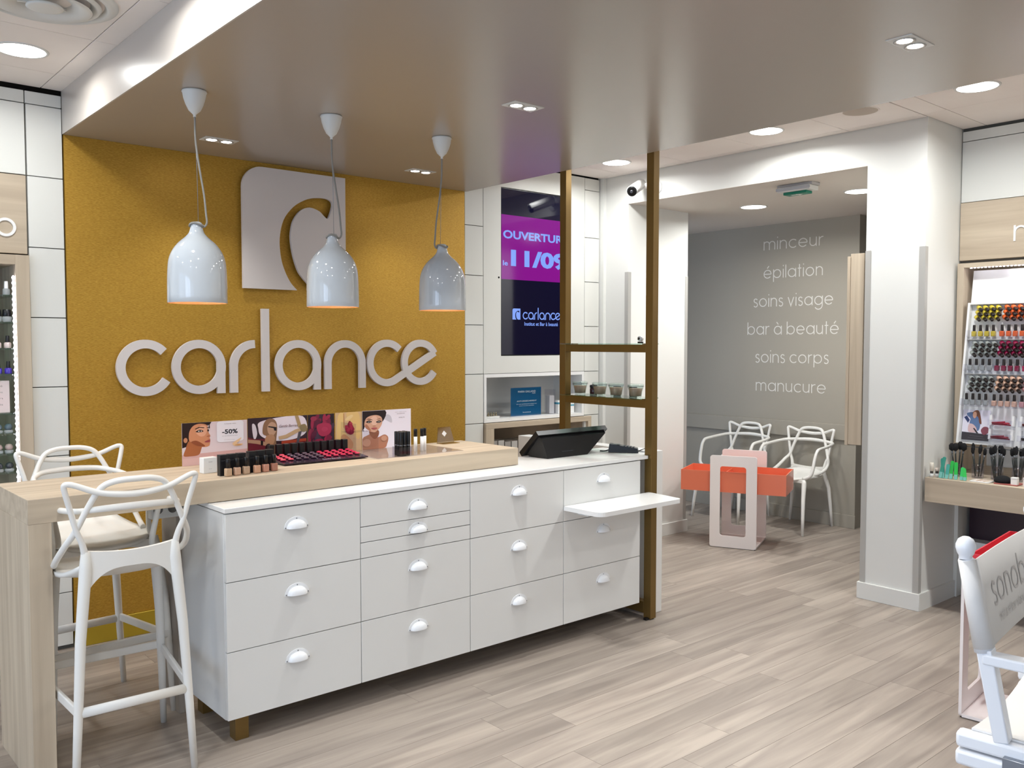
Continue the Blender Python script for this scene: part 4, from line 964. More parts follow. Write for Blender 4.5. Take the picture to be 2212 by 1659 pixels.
# 2 driver
poster('second poster on the bar: woman with glasses driving a red car', 1.695, 1.993, PZ, 1.206, PY, '33202a', [
    ('e4dbe4', blob([(.20, .90), (.55, .99), (.92, .98), (.99, .62), (.80, .44), (.45, .42), (.22, .55), (.17, .75)])), ('ded6e0', blob([(.07, .85), (.12, .83), (.15, .62), (.11, .48), (.08, .60)])),
    ('6a2430', [(0, .02), (.55, .02), (.40, .48), (.10, .50), (0, .55)]), ('a8442e', [(.55, .40), (.98, .43), (.98, .36), (.55, .33)]), ('5e1c24', [(.55, .33), (.98, .36), (.98, .05), (.55, .05)]),
    ('2c2026', [(.55, .28), (.98, .30), (.98, .24), (.55, .22)]),
    ('8e6a50', blob([(.24, .62), (.25, .82), (.31, .95), (.41, .96), (.47, .86), (.48, .68), (.46, .40), (.47, .16), (.40, .06), (.35, .20), (.37, .45), (.30, .55)])),
    ('c09a80', blob([(.33, .62), (.32, .78), (.38, .88), (.45, .84), (.47, .72), (.45, .62), (.40, .55)])), ('b48868', blob([(.28, .40), (.30, .55), (.40, .58), (.44, .48), (.40, .34)])),
    ('201a1e', [(.33, .79), (.47, .75), (.465, .66), (.43, .67), (.42, .73), (.33, .765)]),
    ('b08a70', [(0, .50), (.18, .46), (.30, .40), (.42, .30), (.38, .26), (.26, .33), (.14, .38), (0, .42)]), ('1c1418', [(.205, .45), (.245, .44), (.24, .33), (.205, .34)]),
    ('c4a47e', [(.50, .52), (.62, .55), (.78, .66), (.99, .74), (.99, .66), (.80, .57), (.64, .46), (.51, .44)]), ('a89068', [(.78, 1), (.84, 1), (.90, .72), (.84, .70)]), ('8a7a58', blob([(.86, .74), (.96, .78), (.99, .62), (.90, .60)])),
    ('54505a', [(.84, .60), (.90, .62), (.84, .30), (.80, .14), (.76, .14), (.80, .32)]), ('cfc4cc', [(.75, .12), (.80, .13), (.80, .10), (.75, .09)]), ('2a1a22', blob([(.30, .02), (.28, .30), (.35, .36), (.37, .2), (.40, .02)]))],
    [('4a2030', 'Gentle Berries', .51, .83, .735, .80, 0, .35)])
rb = random.Random(5)
L3 = [('3a2c38', ell(.5, .5, .5, .5))]
for i in range(26): L3.append((rb.choice(['7c2440', '9a2a4a', '5a1e38', '48384a', '8a2a44']), ell(.05+rb.random()*.9, .08+rb.random()*.86, .10+rb.random()*.08, .05+rb.random()*.05, rb.random()*90)))
L3 += [('a83252', blob([(.32, .72), (.60, .78), (.86, .72), (.84, .52), (.60, .44), (.40, .50)])), ('8c2846', blob([(.25, .36), (.52, .38), (.60, .24), (.40, .14), (.22, .22)])), ('b23c5c', ell(.62, .62, .12, .06)), ('94304c', ell(.2, .9, .12, .06))]
poster('third poster on the bar, narrow: dark crimson berries', 1.996, 2.137, PZ, 1.206, PY, '2c2028', L3)
L4 = [('cfae84', [(0, 0), (1, 0), (1, 1), (0, 1)]), ('e0c07e', blob([(.05, .30), (.10, .92), (.34, .98), (.30, .60), (.42, .42), (.55, .18), (.30, .10)])), ('dab878', blob([(.42, .99), (.86, .99), (.96, .60), (.90, .30), (.72, .40), (.55, .70)])),
      ('c89468', blob([(.2, .36), (.36, .44), (.66, .22), (.6, .06), (.36, .12)])), ('e4c890', ell(.52, .86, .16, .05, 20)), ('b88458', [(.30, .62), (.34, .60), (.33, .98), (.30, .98)])]
for i in range(16):
    a = i*.9; L4.append((rb.choice(['9c1e38', 'b02844', '821830']), ell(.52+.17*math.cos(a)*rb.random(), .56+.13*math.sin(a)*rb.random(), .11, .055, i*31)))
poster('fourth poster on the bar, narrow: cupped hands holding crimson petals', 2.144, 2.290, PZ, 1.208, PY, 'd2b284', L4)
# 5 frontal portrait
poster('rightmost poster on the bar: white, woman with dark upswept hair', 2.295, 2.586, PZ, 1.209, PY, 'e9e5f0', [
    ('c9c6d0', blob([(.42, .80), (.50, .88), (.58, .82), (.60, .66), (.52, .70)])),
    ('b27a60', blob([(.0, .0), (.0, .28), (.08, .36), (.20, .40), (.30, .30), (.44, .36), (.52, .28), (.50, .12), (.42, .0)])),
    ('8e573f', blob([(.14, .40), (.16, .54), (.32, .48), (.32, .34), (.24, .26)])),
    ('241a1c', [(0, .50), (0, .995), (.46, .995), (.485, .93), (.47, .84), (.43, .74), (.38, .66), (.05, .62), (.03, .54)]),
    ('d3a48a', blob([(.04, .62), (.06, .78), (.14, .86), (.28, .88), (.38, .82), (.40, .70), (.37, .58), (.30, .48), (.24, .435), (.18, .45), (.10, .52)])),
    ('e0b8a2', blob([(.16, .74), (.20, .84), (.28, .84), (.30, .70), (.26, .62), (.20, .64)])),
    ('b0765c', blob([(.05, .60), (.07, .66), (.12, .60), (.17, .48), (.10, .52)])),
    ('221818', blob([(.07, .715), (.13, .75), (.19, .715), (.13, .685)])), ('221818', blob([(.27, .70), (.33, .735), (.385, .71), (.33, .672)])),
    ('ddd4d0', ell(.135, .712, .026, .011)), ('ddd4d0', ell(.33, .702, .026, .011)), ('2c3030', ell(.135, .712, .01, .013)), ('2c3030', ell(.33, .702, .01, .013)),
    ('2a1c1a', [(.06, .775), (.12, .795), (.20, .765), (.20, .755), (.12, .78)]), ('2a1c1a', [(.27, .76), (.34, .785), (.395, .765), (.34, .772)]),
    ('b98068', blob([(.20, .60), (.235, .615), (.27, .60), (.235, .588)])), ('b2605e', blob([(.17, .545), (.235, .565), (.30, .54), (.235, .505)])), ('8a4046', [(.17, .545), (.235, .542), (.30, .54), (.235, .534)]),
    ('c8967c', ell(.08, .18, .08, .10)), ('c8967c', ell(.43, .26, .06, .07))],
    [('8a8690', 'votre regard mérite', .66, .90, .915, .935, 0, 0), ('38363e', 'une exclusivité', .70, .86, .875, .893, .01, 0), ('6a6670', 'Soldes 50', .74, .86, .77, .795, .01, 0)])
# clear acrylic ledges over the posters
t = thing('acrylic_riser', 'clear acrylic display tray on the bar in front of the rightmost poster', 'display tray', (2.4, 3.6, BT+.0003))
MB().box(2.165, 2.66, 3.46, 3.80, BT+.0004, BT+.0044).obj('tray', M_acryl, t)
for x, h in ((2.1665, .15), (2.2905, .10)): MB().box(x, x+.003, 3.66, 3.80, BT+.0046, BT+h).obj('divider', M_acryl, t)
MB().box(2.170, 2.289, 3.735, 3.80, BT+.100, BT+.103).obj('ledge', M_acryl, t)
# white carton
t = thing('white_carton', 'small white product carton in front of the leftmost poster', 'box', (1.412, 3.565, BT+.0003), .12)
MB().box(-.03, .03, -.018, .018, 0, .064, .0012, seg=1).obj('carton', M_lac, t, world=False)
mb = MB().use(print_mat('9a9aa0')); text_bm(mb, 'SOIN', -.008, .008, .044, .048, XZ(-.0181), .0002); text_bm(mb, '30 ml', -.006, .006, .016, .019, XZ(-.0181), .0002); mb.obj('print', None, t, world=False)
# foundations: carton behind, bottle in front, six of each
tones = ['c8a888', 'cca68c', 'bd9f84', 'cf9f80', 'c08a74', 'a87460']
pos = [(1.432, 3.412), (1.472, 3.418), (1.513, 3.424), (1.560, 3.424), (1.600, 3.430), (1.641, 3.436)]
ordn = ['first', 'second', 'third', 'fourth', 'fifth', 'sixth']
M_ctn = mat('black_carton', '17171a', .35)
def foundation(tone):
    t = thing('foundation_bottle', 'x', 'bottle'); 
    MB().box(-.0135, .0135, -.0105, .0105, 0, .033, .004).obj('flask', mat('fluid_'+tone, tone, .2, coat=.4), t, world=False)
    MB().cyl((0, 0, .033), (0, 0, .038), .0075, seg=14).lathe((0, 0, 0), [(0, .038), (.0095, .038), (.0095, .068), (.008, .070), (0, .070)], 18).obj('pump_cap', M_black, t, world=False)
    return t
for i, ((x, y), tn) in enumerate(zip(pos, tones)):
    z = BT+.0003
    t = foundation(tn); t.location = (x, y, z); t.rotation_euler.z = .1
    t['label'] = 'foundation bottle, %s from the left of six on the bar front' % ordn[i]; t['group'] = 'six foundation bottles on the bar'
    c = thing('foundation_carton', 'black carton standing behind the %s foundation bottle from the left' % ordn[i], 'box', (x-.008, y+.034, z), .05, 'black cartons behind the foundation bottles')
    MB().box(-.0175, .0175, -.0135, .0135, 0, .085 if i < 3 else .088, .0008, seg=1).obj('carton', M_ctn, c, world=False)
    mb = MB().use(print_mat('6a6a70')); text_bm(mb, 'FOND DE TEINT', -.0125, .004, .06, .063, XZ(-.0136), .0002); mb.obj('print', None, c, world=False)
# nail gloss testers lying in a tray with upright black caps at the back
t = thing('tester_stand', 'dark sloping tester tray of crimson and plum colours in the middle of the bar', 'tester tray', (1.95, 3.6, BT+.005))
mb = MB(); mb.prism([(3.53, BT+.005), (3.735, BT+.005), (3.735, BT+.030), (3.53, BT+.010)], lambda u, v, d: (d, u, v), 1.735, 2.155); mb.obj('tray', mat('tray_plum', '2a1c2c', .15), t)
MB().use(print_mat('c8b8cc')); mb = MB().use(print_mat('b8a8bc')); text_bm(mb, 'Gentle Berries', 1.93, 2.02, 0, .02, lambda u, v, d: (u, 3.54+v, BT+.0113+v*.1), 0, 0, .3); mb.obj('print', None, t)
t.location.z = BT+.005
gl = ['d2445c']*2+['4a3446']*4+['c01c46']*5
words = ['crimson' if c == 'c01c46' else ('plum' if c == '4a3446' else 'coral red') for c in gl]
for i in range(11):
    x = 1.757+i*.0375; lb = {'crimson': 'crimson gloss with upright black cap, in the right half of the dark tester tray', 'plum': 'dark plum gloss with black cap, in the middle of the dark tester tray', 'coral red': 'coral red gloss with black cap, at the left end of the dark tester tray'}[words[i]]
    lb = '%s gloss with upright black cap, %s from the left in the dark tester tray' % (words[i], ('first', 'second', 'third', 'fourth', 'fifth', 'sixth', 'seventh', 'eighth', 'ninth', 'tenth', 'last')[i])
    o = thing('gloss_tester', lb, 'lip gloss', (x, 3.70, BT+.0285), group='%s gloss testers' % words[i])
    m = mat('gloss_'+gl[i], gl[i], .15, coat=.5)
    MB().box(-.0125, .0125, -.004, .022, 0, .048, .002).obj('cap', M_black, o, world=False)
    mb = MB()
    for j in range(4): mb.lathe((0, -.022-j*.030, -.0012-j*.0030), [(0, .0075), (.009, .0068), (.0125, .003), (.0130, 0), (0, 0)], 14)
    mb.obj('colour_pots', m, o, world=False)
# black tubes in a clear cube
t = thing('tube_holder', 'clear acrylic cube holding black tubes in front of the rightmost poster', 'holder', (2.325, 3.50, BT+.0047))
MB().box(2.29, 2.36, 3.466, 3.469, BT+.005, BT+.045).box(2.29, 2.36, 3.531, 3.534, BT+.005, BT+.045).box(2.29, 2.293, 3.469, 3.531, BT+.005, BT+.045).box(2.357, 2.36, 3.469, 3.531, BT+.005, BT+.045).obj('cube', M_acryl, t)
k = 0
for i in range(3):
    for j in range(3):
        o = thing('mascara_tube', 'black mascara tube in the clear cube, %s row from the front, %s column' % (('first', 'second', 'third')[j], ('left', 'middle', 'right')[i]), 'mascara', (2.304+i*.021, 3.480+j*.020, BT+.0049), group='black tubes in the clear cube')
        MB().lathe((0, 0, 0), [(0, 0), (.0088, 0), (.0088, .048), (.0092, .049), (.0092, .110), (.008, .112), (0, .112)], 16).obj('tube', M_black, o, world=False)
        MB().lathe((0, 0, 0), [(.0093, .046), (.0096, .047), (.0093, .049)], 16).obj('ring', M_steel, o, world=False)
for i, (x, y, lb) in enumerate(((2.452, 3.575, 'white tube with black cap, left of three beside the clear cube'), (2.487, 3.570, 'white tube with black cap, middle of three beside the clear cube'), (2.513, 3.585, 'white tube with black cap, right of three beside the clear cube'))):
    o = thing('gloss_tube', lb, 'lip gloss', (x, y, BT+.0049), group='three white tubes with black caps')
    MB().lathe((0, 0, 0), [(0, 0), (.0088, 0), (.0088, .072), (0, .072)], 16).obj('tube', M_lac, o, world=False)
    MB().lathe((0, 0, 0), [(0, .072), (.009, .072), (.009, .108), (.008, .110), (0, .110)], 16).obj('cap', M_black, o, world=False)
t = thing('sign_holder', 'clear tapered acrylic sign holder with white sticker near the bar right end', 'sign holder', (2.80, 3.79, BT+.0003))
mb = MB(); mb.prism([(-.058, 0), (.058, 0), (.040, .085), (-.040, .085)], lambda u, v, d: (2.80+u, 3.80+v*.18-d, BT+.0005+v), 0, .003); mb.obj('plate', thin('sign_acrylic', 'e8e0cc', .14), t)
mb = MB().use(M_lac); mb.sheet([(-.02, .05), (-.004, .066), (.012, .05), (-.004, .034)], lambda u, v, d: (2.80+u, 3.7965+v*.18, BT+.0005+v)); mb.obj('sticker', None, t)
MB().box(2.745, 2.855, 3.745, 3.80, BT+.0005, BT+.0035).obj('foot', MATS['sign_acrylic'], t)

# ================================================================== LEFT SHELF UNIT
t = thing('lit_shelf_unit', 'pale wood wall unit of glass shelves with a lit strip at far left', 'shelf', (.65, 4.8, 0))
MB().box(.965, 1.026, 4.772, 5.09, 0, 1.972, .001, seg=1).obj('side_panel', M_woodz, t)
MB().box(.285, .346, 4.772, 5.09, 0, 1.972, .001, seg=1).obj('side_panel', M_woodz, t)
MB().box(.346, .965, 4.772, 5.09, 1.925, 1.972, .001, seg=1).obj('top', M_woodx, t)
MB().box(.346, .965, 5.07, 5.09, .1, 1.925).obj('back_panel', mat('unit_back_wood', 'a09080', .6), t)
MB().box(.346, .965, 4.79, 5.07, 0, .1).obj('plinth', M_woodx, t)
zsh = [1.772, 1.642, 1.516, 1.392, 1.203, 1.103, 1.005, .915, .70, .45]
for z in zsh: MB().box(.350, .9625, 4.80, 5.065, z, z+.008, .001, seg=1).obj('glass_shelf', M_gedge, t)
st = MB()
MB().box(.952, .963, 4.782, 4.79, .62, 1.86).obj('strip_profile', M_alu, t)
mb = MB()
for i in range(48):
    z = .64+i*.026; mb.lathe((.956, 4.779, z), [(0, -.0115), (.006, -.004), (.0075, 0), (.006, .004), (0, .0115)], 8)
o = mb.obj('led_strip', M_led, t); o['kind'] = 'stuff'
def polish(cap, body, h=.062, r=.016, nm='nail_polish', lab='x', grp=None, bt=None, capr=.45):
    t = thing(nm, lab, 'nail polish', group=grp)
    b = bt or mat('polish_'+body, body, .12, coat=.6)
    MB().lathe((0, 0, 0), [(0, 0), (r*.92, 0), (r, .002), (r, h*.38), (r*.8, h*.45), (r*.45, h*.48), (0, h*.48)], 16).obj('bottle', b, t, world=False)
    MB().lathe((0, 0, 0), [(r*capr, h*.46), (r*capr*1.05, h*.48), (r*capr*.9, h*.98), (r*capr*.8, h), (0, h)], 14).obj('cap', mat('cap_'+cap, cap, .35), t, world=False)
    return t
rows_l = [(0, 'f0f0ee', None, 'white-capped clear bottle on the top glass shelf of the lit unit'), (1, '17171a', 'clear', 'dark wide-capped bottle on the second glass shelf'), (2, '17171a', 'cdbcb4', 'pale pink nail polish with black cap on the third glass shelf'), (3, '17171a', '4634a0', 'violet nail polish with black cap on the fourth glass shelf')]
M_clearb = mat('clear_bottle', 'e4e8e8', .05, trans=.7)
for r, cap, body, lb in rows_l:
    p = polish(cap, body if body and body != 'clear' else 'dedede', .060 if r else .066, .0165 if r != 1 else .022, lab=lb, grp='bottles on shelf %s of the lit unit' % ordn[r], bt=M_clearb if body in (None, 'clear') else None, capr=.55 if r != 1 else .9)
    for k, x in enumerate((.935, .893, .851, .809, .767, .72, .67, .62)):
        if r == 0 and k > 3: continue
        lk = lb + ', %s from right' % ('first', 'second', 'third', 'fourth', 'fifth', 'sixth', 'seventh', 'eighth')[k]
        if k == 0: p.location = (x, 4.83, zsh[r]+.0083); p['label'] = lk
        else: dup(p, (x, 4.83+(k % 2)*.006, zsh[r]+.0083), label=lk)
t = thing('leaning_card', 'pink printed card in a clear frame on the fifth glass shelf', 'card', (.88, 4.84, zsh[4]+.0083))
MB().box(-.06, .06, 0, .004, 0, .155, .001, seg=1).obj('card', print_mat('dccac6'), t, world=False)
mb = MB().use(print_mat('8a7c78'))
for k, s_ in enumerate(('beauté', 'des mains', 'soin', 'vernis')): text_bm(mb, s_, -.03, .03, .125-k*.03, .134-k*.03, XZ(-.0002), .0003)
mb.obj('print', None, t, world=False)
for r, cc, lb in ((5, '56666e', 'grey-blue round pot on the sixth glass shelf'), (6, 'b09a92', 'rosy grey round pot on the seventh glass shelf'), (7, '3a3c40', 'dark small pot on the eighth glass shelf')):
    p = thing('colour_pot', lb, 'pot', (.93, 4.835, zsh[r]+.0083), group='pots on shelf %d of the lit unit' % (r+1))
    MB().lathe((0, 0, 0), [(0, 0), (.019, 0), (.021, .004), (.021, .014), (.012, .016), (0, .016)], 16).obj('base', M_clearb, p, world=False)
    MB().lathe((0, 0, 0), [(0, .016), (.012, .016), (.0175, .024), (.018, .032), (.012, .043), (0, .046)], 16).obj('dome', mat('pot_'+cc, cc, .1, coat=.5), p, world=False)
    for k, x in enumerate((.885, .840, .795, .75, .70)): dup(p, (x, 4.835+(k % 2)*.005, zsh[r]+.0083), label=lb+', %s from right' % ('second', 'third', 'fourth', 'fifth', 'sixth')[k])
    p['label'] = lb+', first from right'

# ================================================================== RIGHT POLISH DISPLAY
t = thing('polish_display_unit', 'pale wood framed nail polish unit with lit top strip at right edge', 'display unit', (5.6, 1.5, 0))
XF = 5.455
MB().box(XF, 5.88, 2.232, 2.268, .78, 2.022, .001, seg=1).obj('side_panel', M_woodz, t)
MB().box(XF, 5.88, .40, .436, .78, 2.022, .001, seg=1).obj('side_panel', M_woodz, t)
MB().box(XF, 5.88, .436, 2.232, 1.995, 2.022, .001, seg=1).obj('top', M_woody, t)
MB().box(5.86, 5.88, .436, 2.232, .78, 1.995).obj('back_panel', M_lac, t)
o = MB()
for i in range(88): o.box(XF+.014, XF+.018, 2.19-i*.02, 2.201-i*.02, 1.990, 1.9945)
o = o.obj('led_strip', M_led, t); o['kind'] = 'stuff'
lamp('AREA', (5.47-t.location.x, 1.75-t.location.y, 1.985), 1.5, (.93, .92, 1), t, .5)
# sloping white board
d_ = Vector((-.149, 0, -.989)).normalized(); n_ = Vector((-.989, 0, .149)).normalized(); B0 = Vector((5.53, 0, 1.98))
def bdp(y, s_, h): return B0 + d_*s_ + n_*h + Vector((0, y, 0))
bd_ = thing('polish_board', 'sloping white board carrying three tiers of nail polish', 'display board', tuple(bdp(1.73, 1.07, -.02)))
def bbox(mb, y0, y1, s0, s1, h0, h1):
    P = [bdp(y, s_, h) for h in (h0, h1) for s_, y in ((s0, y0), (s0, y1), (s1, y1), (s1, y0))]
    return hexa(mb, P)
bbox(MB(), 2.205, 1.26, 0, 1.03, -.02, -.002).obj('board', M_lac, bd_)
bbox(MB(), 2.207, 2.195, .20, 1.03, -.002, .035).obj('side_rim', M_lac, bd_); bbox(MB(), 1.262, 1.25, .2, 1.03, -.002, .035).obj('side_rim', M_lac, bd_)
TS = [(.207, .412), (.417, .612), (.62, .815)]
for s0, s1 in TS:
    bbox(MB(), 2.194, 1.263, s1-.008, s1-.004, -.001, .055).obj('tier_shelf', M_acryl, bd_)
    bbox(MB(), 2.194, 1.263, s0+.0, s0+.004, -.001, .03).obj('tier_top', mat('tier_grey', 'b8b6b0', .5), bd_)
    bbox(MB(), 2.194, 1.263, s1-.045, s1-.008, .052, .055).obj('tier_lip', M_acryl, bd_)
M_cap = mat('cap_dark', '1e1614', .35)
def up_bottle(col, lb, grp, clear=False):
    t = thing('nail_polish', lb, 'nail polish', group=grp)
    m = mat('polish_clear', 'd6dcd6', .05, trans=.55) if clear else mat('polish_'+col, col, .12, coat=.6)
    MB().box(-.0138, .0138, -.0115, .0115, 0, .031, .004).obj('bottle', m, t, world=False)
    MB().lathe((0, 0, 0), [(0, .030), (.0075, .030), (.0082, .034), (.0075, .066), (.0062, .068), (0, .068)], 14).obj('cap', M_cap, t, world=False)
    return t
def lying(col, lb, grp, clear=False):
    t = thing('nail_polish', lb, 'nail polish', group=grp); ax = 'x'
    m = mat('polish_clear', 'd6dcd6') if clear else mat('polish_'+col, col, .12, coat=.6)
    # axis along -x (towards the room): mirrored lathe
    MB().lathe((0, 0, 0), [(0, 0), (.0125, 0), (.013, -.003), (.013, -.024), (.009, -.028), (0, -.028)], 14, axis='x').obj('bottle', m, t, world=False)
    MB().lathe((0, 0, 0), [(0, -.028), (.0080, -.028), (.0095, -.031), (.0090, -.058), (.007, -.062), (0, -.062)], 14, axis='x').obj('cap', M_cap, t, world=False)
    return t
TN = ['top', 'middle', 'bottom']; CN = ['leftmost', 'second', 'third', 'rightmost']
GR = [[('d8c23c', 'yellow', 0), ('ee6a30', 'orange', 0), ('d83a3a', 'red', 0), ('e07898', 'candy pink', 0), ('8a3cb0', 'violet', 0), ('3c5cc0', 'blue', 0)], [('d6dcd6', 'clear', 1), ('8e1440', 'crimson', 0), ('b02050', 'raspberry', 0), ('5a1430', 'wine', 0), ('3a1c3c', 'aubergine', 0), ('1c1c28', 'midnight', 0)], [('d0d4ce', 'colourless', 1), ('e6bca0', 'peach', 0), ('d8a0a0', 'rose', 0), ('c89888', 'nude', 0), ('a87868', 'taupe brown', 0), ('c8b040', 'gold', 0)]]
GY = [[2.158, 2.005, 1.860, 1.712, 1.564, 1.416], [2.165, 2.016, 1.87, 1.722, 1.574, 1.426], [2.168, 2.016, 1.87, 1.722, 1.574, 1.426]]
tilt = math.atan2(.149, .989)
for ti in range(3):
    s0, s1 = TS[ti]
    for gi in range(6):
        col, word, clr = GR[ti][gi]; ys = [GY[ti][gi]-k*.0355 for k in range(4)]
        a = up_bottle(col, '%s nail polish with black cap standing in front on the %s tier' % (word, TN[ti]), '%s nail polishes standing on the %s tier' % (word, TN[ti]), clr)
        b = lying(col, '%s nail polish lying with black cap towards the room, %s tier' % (word, TN[ti]), '%s nail polishes lying in the %s tier' % (word, TN[ti]), clr)
        b.rotation_euler = (0, math.radians(-22), math.radians(38))
        k = 0
        for y in ys:
            p = bdp(y, s1-.011, .032)
            ci = ys.index(y); la = '%s nail polish standing on the %s tier, %s of four' % (word, TN[ti], CN[ci])
            if k == 0: a.location = p; a['label'] = la
            else: dup(a, p, label=la)
            for r in range(3):
                q = bdp(y+.004*(1-r)*-1, s0+.016+r*.029, .013)
                lb_ = '%s nail polish lying in %s row, %s tier, %s of four' % (word, ('upper', 'middle', 'lower')[r], TN[ti], CN[ci])
                if k == 0: b.location = q; b['label'] = lb_; k = 1
                else: dup(b, q, label=lb_)
            k += 1
# small poster on the board and pencil trays
poster('small white poster with a woman in a blue top low on the sloping board', 0, 1, 0, 1, 0, 'e6e2ee', [
    ('3c383e', [(0, 0), (1, 0), (1, .22), (0, .26)]), ('6078a0', blob([(.14, .88), (.30, .92), (.44, .90), (.60, .78), (.66, .55), (.60, .32), (.40, .40), (.26, .55), (.28, .70), (.16, .80)])),
    ('34406a', [(.04, .74), (.14, .80), (.26, .66), (.20, .56)]), ('7a4a34', blob([(.34, .90), (.46, .99), (.58, .96), (.66, .76), (.70, .55), (.62, .58), (.56, .76), (.42, .84)])), ('d8a488', blob([(.36, .80), (.38, .92), (.48, .92), (.50, .80), (.43, .72)])),
    ('d8b8b8', blob([(.24, .52), (.40, .52), (.54, .38), (.50, .26), (.24, .28)])), ('302c34', [(.40, .40), (.46, .40), (.62, .24), (.54, .24)]), ('8a4a58', blob([(.70, .34), (.80, .46), (.96, .44), (.98, .28), (.80, .20)])),
    ('6a6468', [(.30, .155), (.80, .14), (.80, .128), (.30, .143)]), ('6a6468', [(.24, .085), (.86, .07), (.86, .06), (.24, .075)])],
    fn=lambda u, v, d: tuple(bdp(2.190-u*.150, 1.008-v*.178, .006+d)), nm='small_poster', group=None).location = tuple(bdp(2.115, 1.008, .006))
o = [q for q in bpy.data.objects if q.name.startswith('small_poster')][0]
for ch in [c for c in o.children_recursive]: ch.data.transform(Matrix.Translation(-(Vector(o.location)-Vector((.5, 0, 0)))))
for i, (s0, y0, col, w_) in enumerate(((.885, 2.035, 'b01c38', 'crimson'), (.965, 2.035, '8a1a34', 'dark crimson'), (.885, 1.875, '7a2c24', 'brown red'), (.965, 1.875, '3c3438', 'dark'))):
    t = thing('pencil_tray', 'clear tray of %s pencils on the %s of the sloping board' % (w_, ('lower left', 'bottom left', 'lower right', 'bottom right')[i]), 'tray', tuple(bdp(y0-.06, s0+.03, .02)))
    bbox(bbox(MB(), y0, y0-.13, s0+.028, s0+.032, 0, .05), y0, y0-.13, s0, s0+.03, .048, .05).obj('tray', M_acryl, t)
    bbox(bbox(MB(), y0, y0-.012, s0-.03, s0+.03, 0, .03), y0-.118, y0-.13, s0-.03, s0+.03, 0, .03).obj('tray_end', M_lac, t)
    for k in range(6):
        p = bdp(y0-.018, s0+.022-.0035*(k % 2)*2, .008+k*.0065); q = bdp(y0-.108+.01*(k % 3), s0+.022-.0035*(k % 2)*2-.004*(k % 3), .008+k*.0065)
        tag(centred(MB().use(mat('pencil_'+col, col, .3)).cyl(p, q, .0036, seg=8).obj('makeup_pencil')), '%s makeup pencil, %s layer up in the %s tray of the board' % (w_, ('lowest', 'second', 'third', 'fourth', 'fifth', 'topmost')[k], ('lower left', 'bottom left', 'lower right', 'bottom right')[i]), 'pencil', 'pencils in the %s tray' % ('lower left', 'bottom left', 'lower right', 'bottom right')[i])
# glass sheet edge under the board, desk shelf
t = thing('makeup_shelf', 'long thick pale wood shelf under the polish board at right', 'shelf', (5.3, 1.4, .64))
MB().box(5.085, 5.86, .40, 2.268, .640, .779, .0012, seg=1).obj('shelf_box', M_woody, t)
MB().box(5.33, 5.335, .45, 2.20, .948, .952).obj('glass_edge_rail', mat('rail_dark', '55585a', .3), t)
t = thing('under_shelf_panel', 'white cupboard base with dark plum recess under the wood shelf', 'cupboard', (5.7, 1.4, 0))
MB().box(5.60, 5.86, .42, 2.262, .03, .34, .001, seg=1).obj('base', M_lac, t)
MB().box(5.70, 5.86, .42, 2.262, .34, .6395).obj('recess_panel', mat('plum_laminate', '3a2a34', .3), t)
struct('trim_5', MB().box(5.533, 5.60, 2.262, 2.284, .0, .64), M_panel)
ZD = .7795
def cup(x, y, h, lb, heads, hc='161618', r=.032):
    t = thing('brush_cup', lb, 'brush holder', (x, y, ZD), group=None)
    MB().lathe((0, 0, 0), [(0, 0), (r, 0), (r, h), (r-.002, h), (r-.002, .003), (0, .003)], 20).obj('cup', M_acryl, t, world=False)
    rc = random.Random(int(y*1000))
    for k in range(heads):
        a = 2*PI*k/heads; dx, dy = .015*math.cos(a), .015*math.sin(a); top = .135+.025*rc.random()
        b = thing('makeup_brush', 'black-headed makeup brush, number %s around the rim of the %s' % (('one', 'two', 'three', 'four', 'five', 'six')[k], lb.split(' with')[0].replace('clear ', '')), 'brush', (x+dx, y+dy, ZD+.0095), group='brushes in the '+lb.split(' with')[0])
        ex, ey = dx*1.2, dy*1.2
        MB().tube([(0, 0, 0, .003), (ex*.5, ey*.5, top*.5, .0045), (ex*.8, ey*.8, top*.8, .0045)], seg=8).obj('handle', mat('brush_handle', '2c302e', .3), b, world=False)
        R = .016 if heads < 5 else .009
        MB().tube([(ex*.8, ey*.8, top*.8, .005), (ex*.9, ey*.9, top*.9, .005)], seg=8).obj('ferrule', M_steel, b, world=False)
        MB().tube([(ex*.9, ey*.9, top*.9, .005), (ex, ey, top*.97, R), (ex*1.05, ey*1.05, top*1.12, R), (ex*1.1, ey*1.1, top*1.2, R*.4)], seg=12).obj('bristles', mat('bristle_black', hc, .9), b, world=False)
cup(5.27, 2.165, .075, 'clear left cup with big black powder brushes', 4)
cup(5.29, 2.060, .08, 'clear middle cup with black brushes', 5)
cup(5.31, 1.965, .08, 'clear third cup with thin brushes', 6, '3a3836')
cup(5.31, 1.855, .08, 'clear right cup with small brushes', 6, '2a2826')
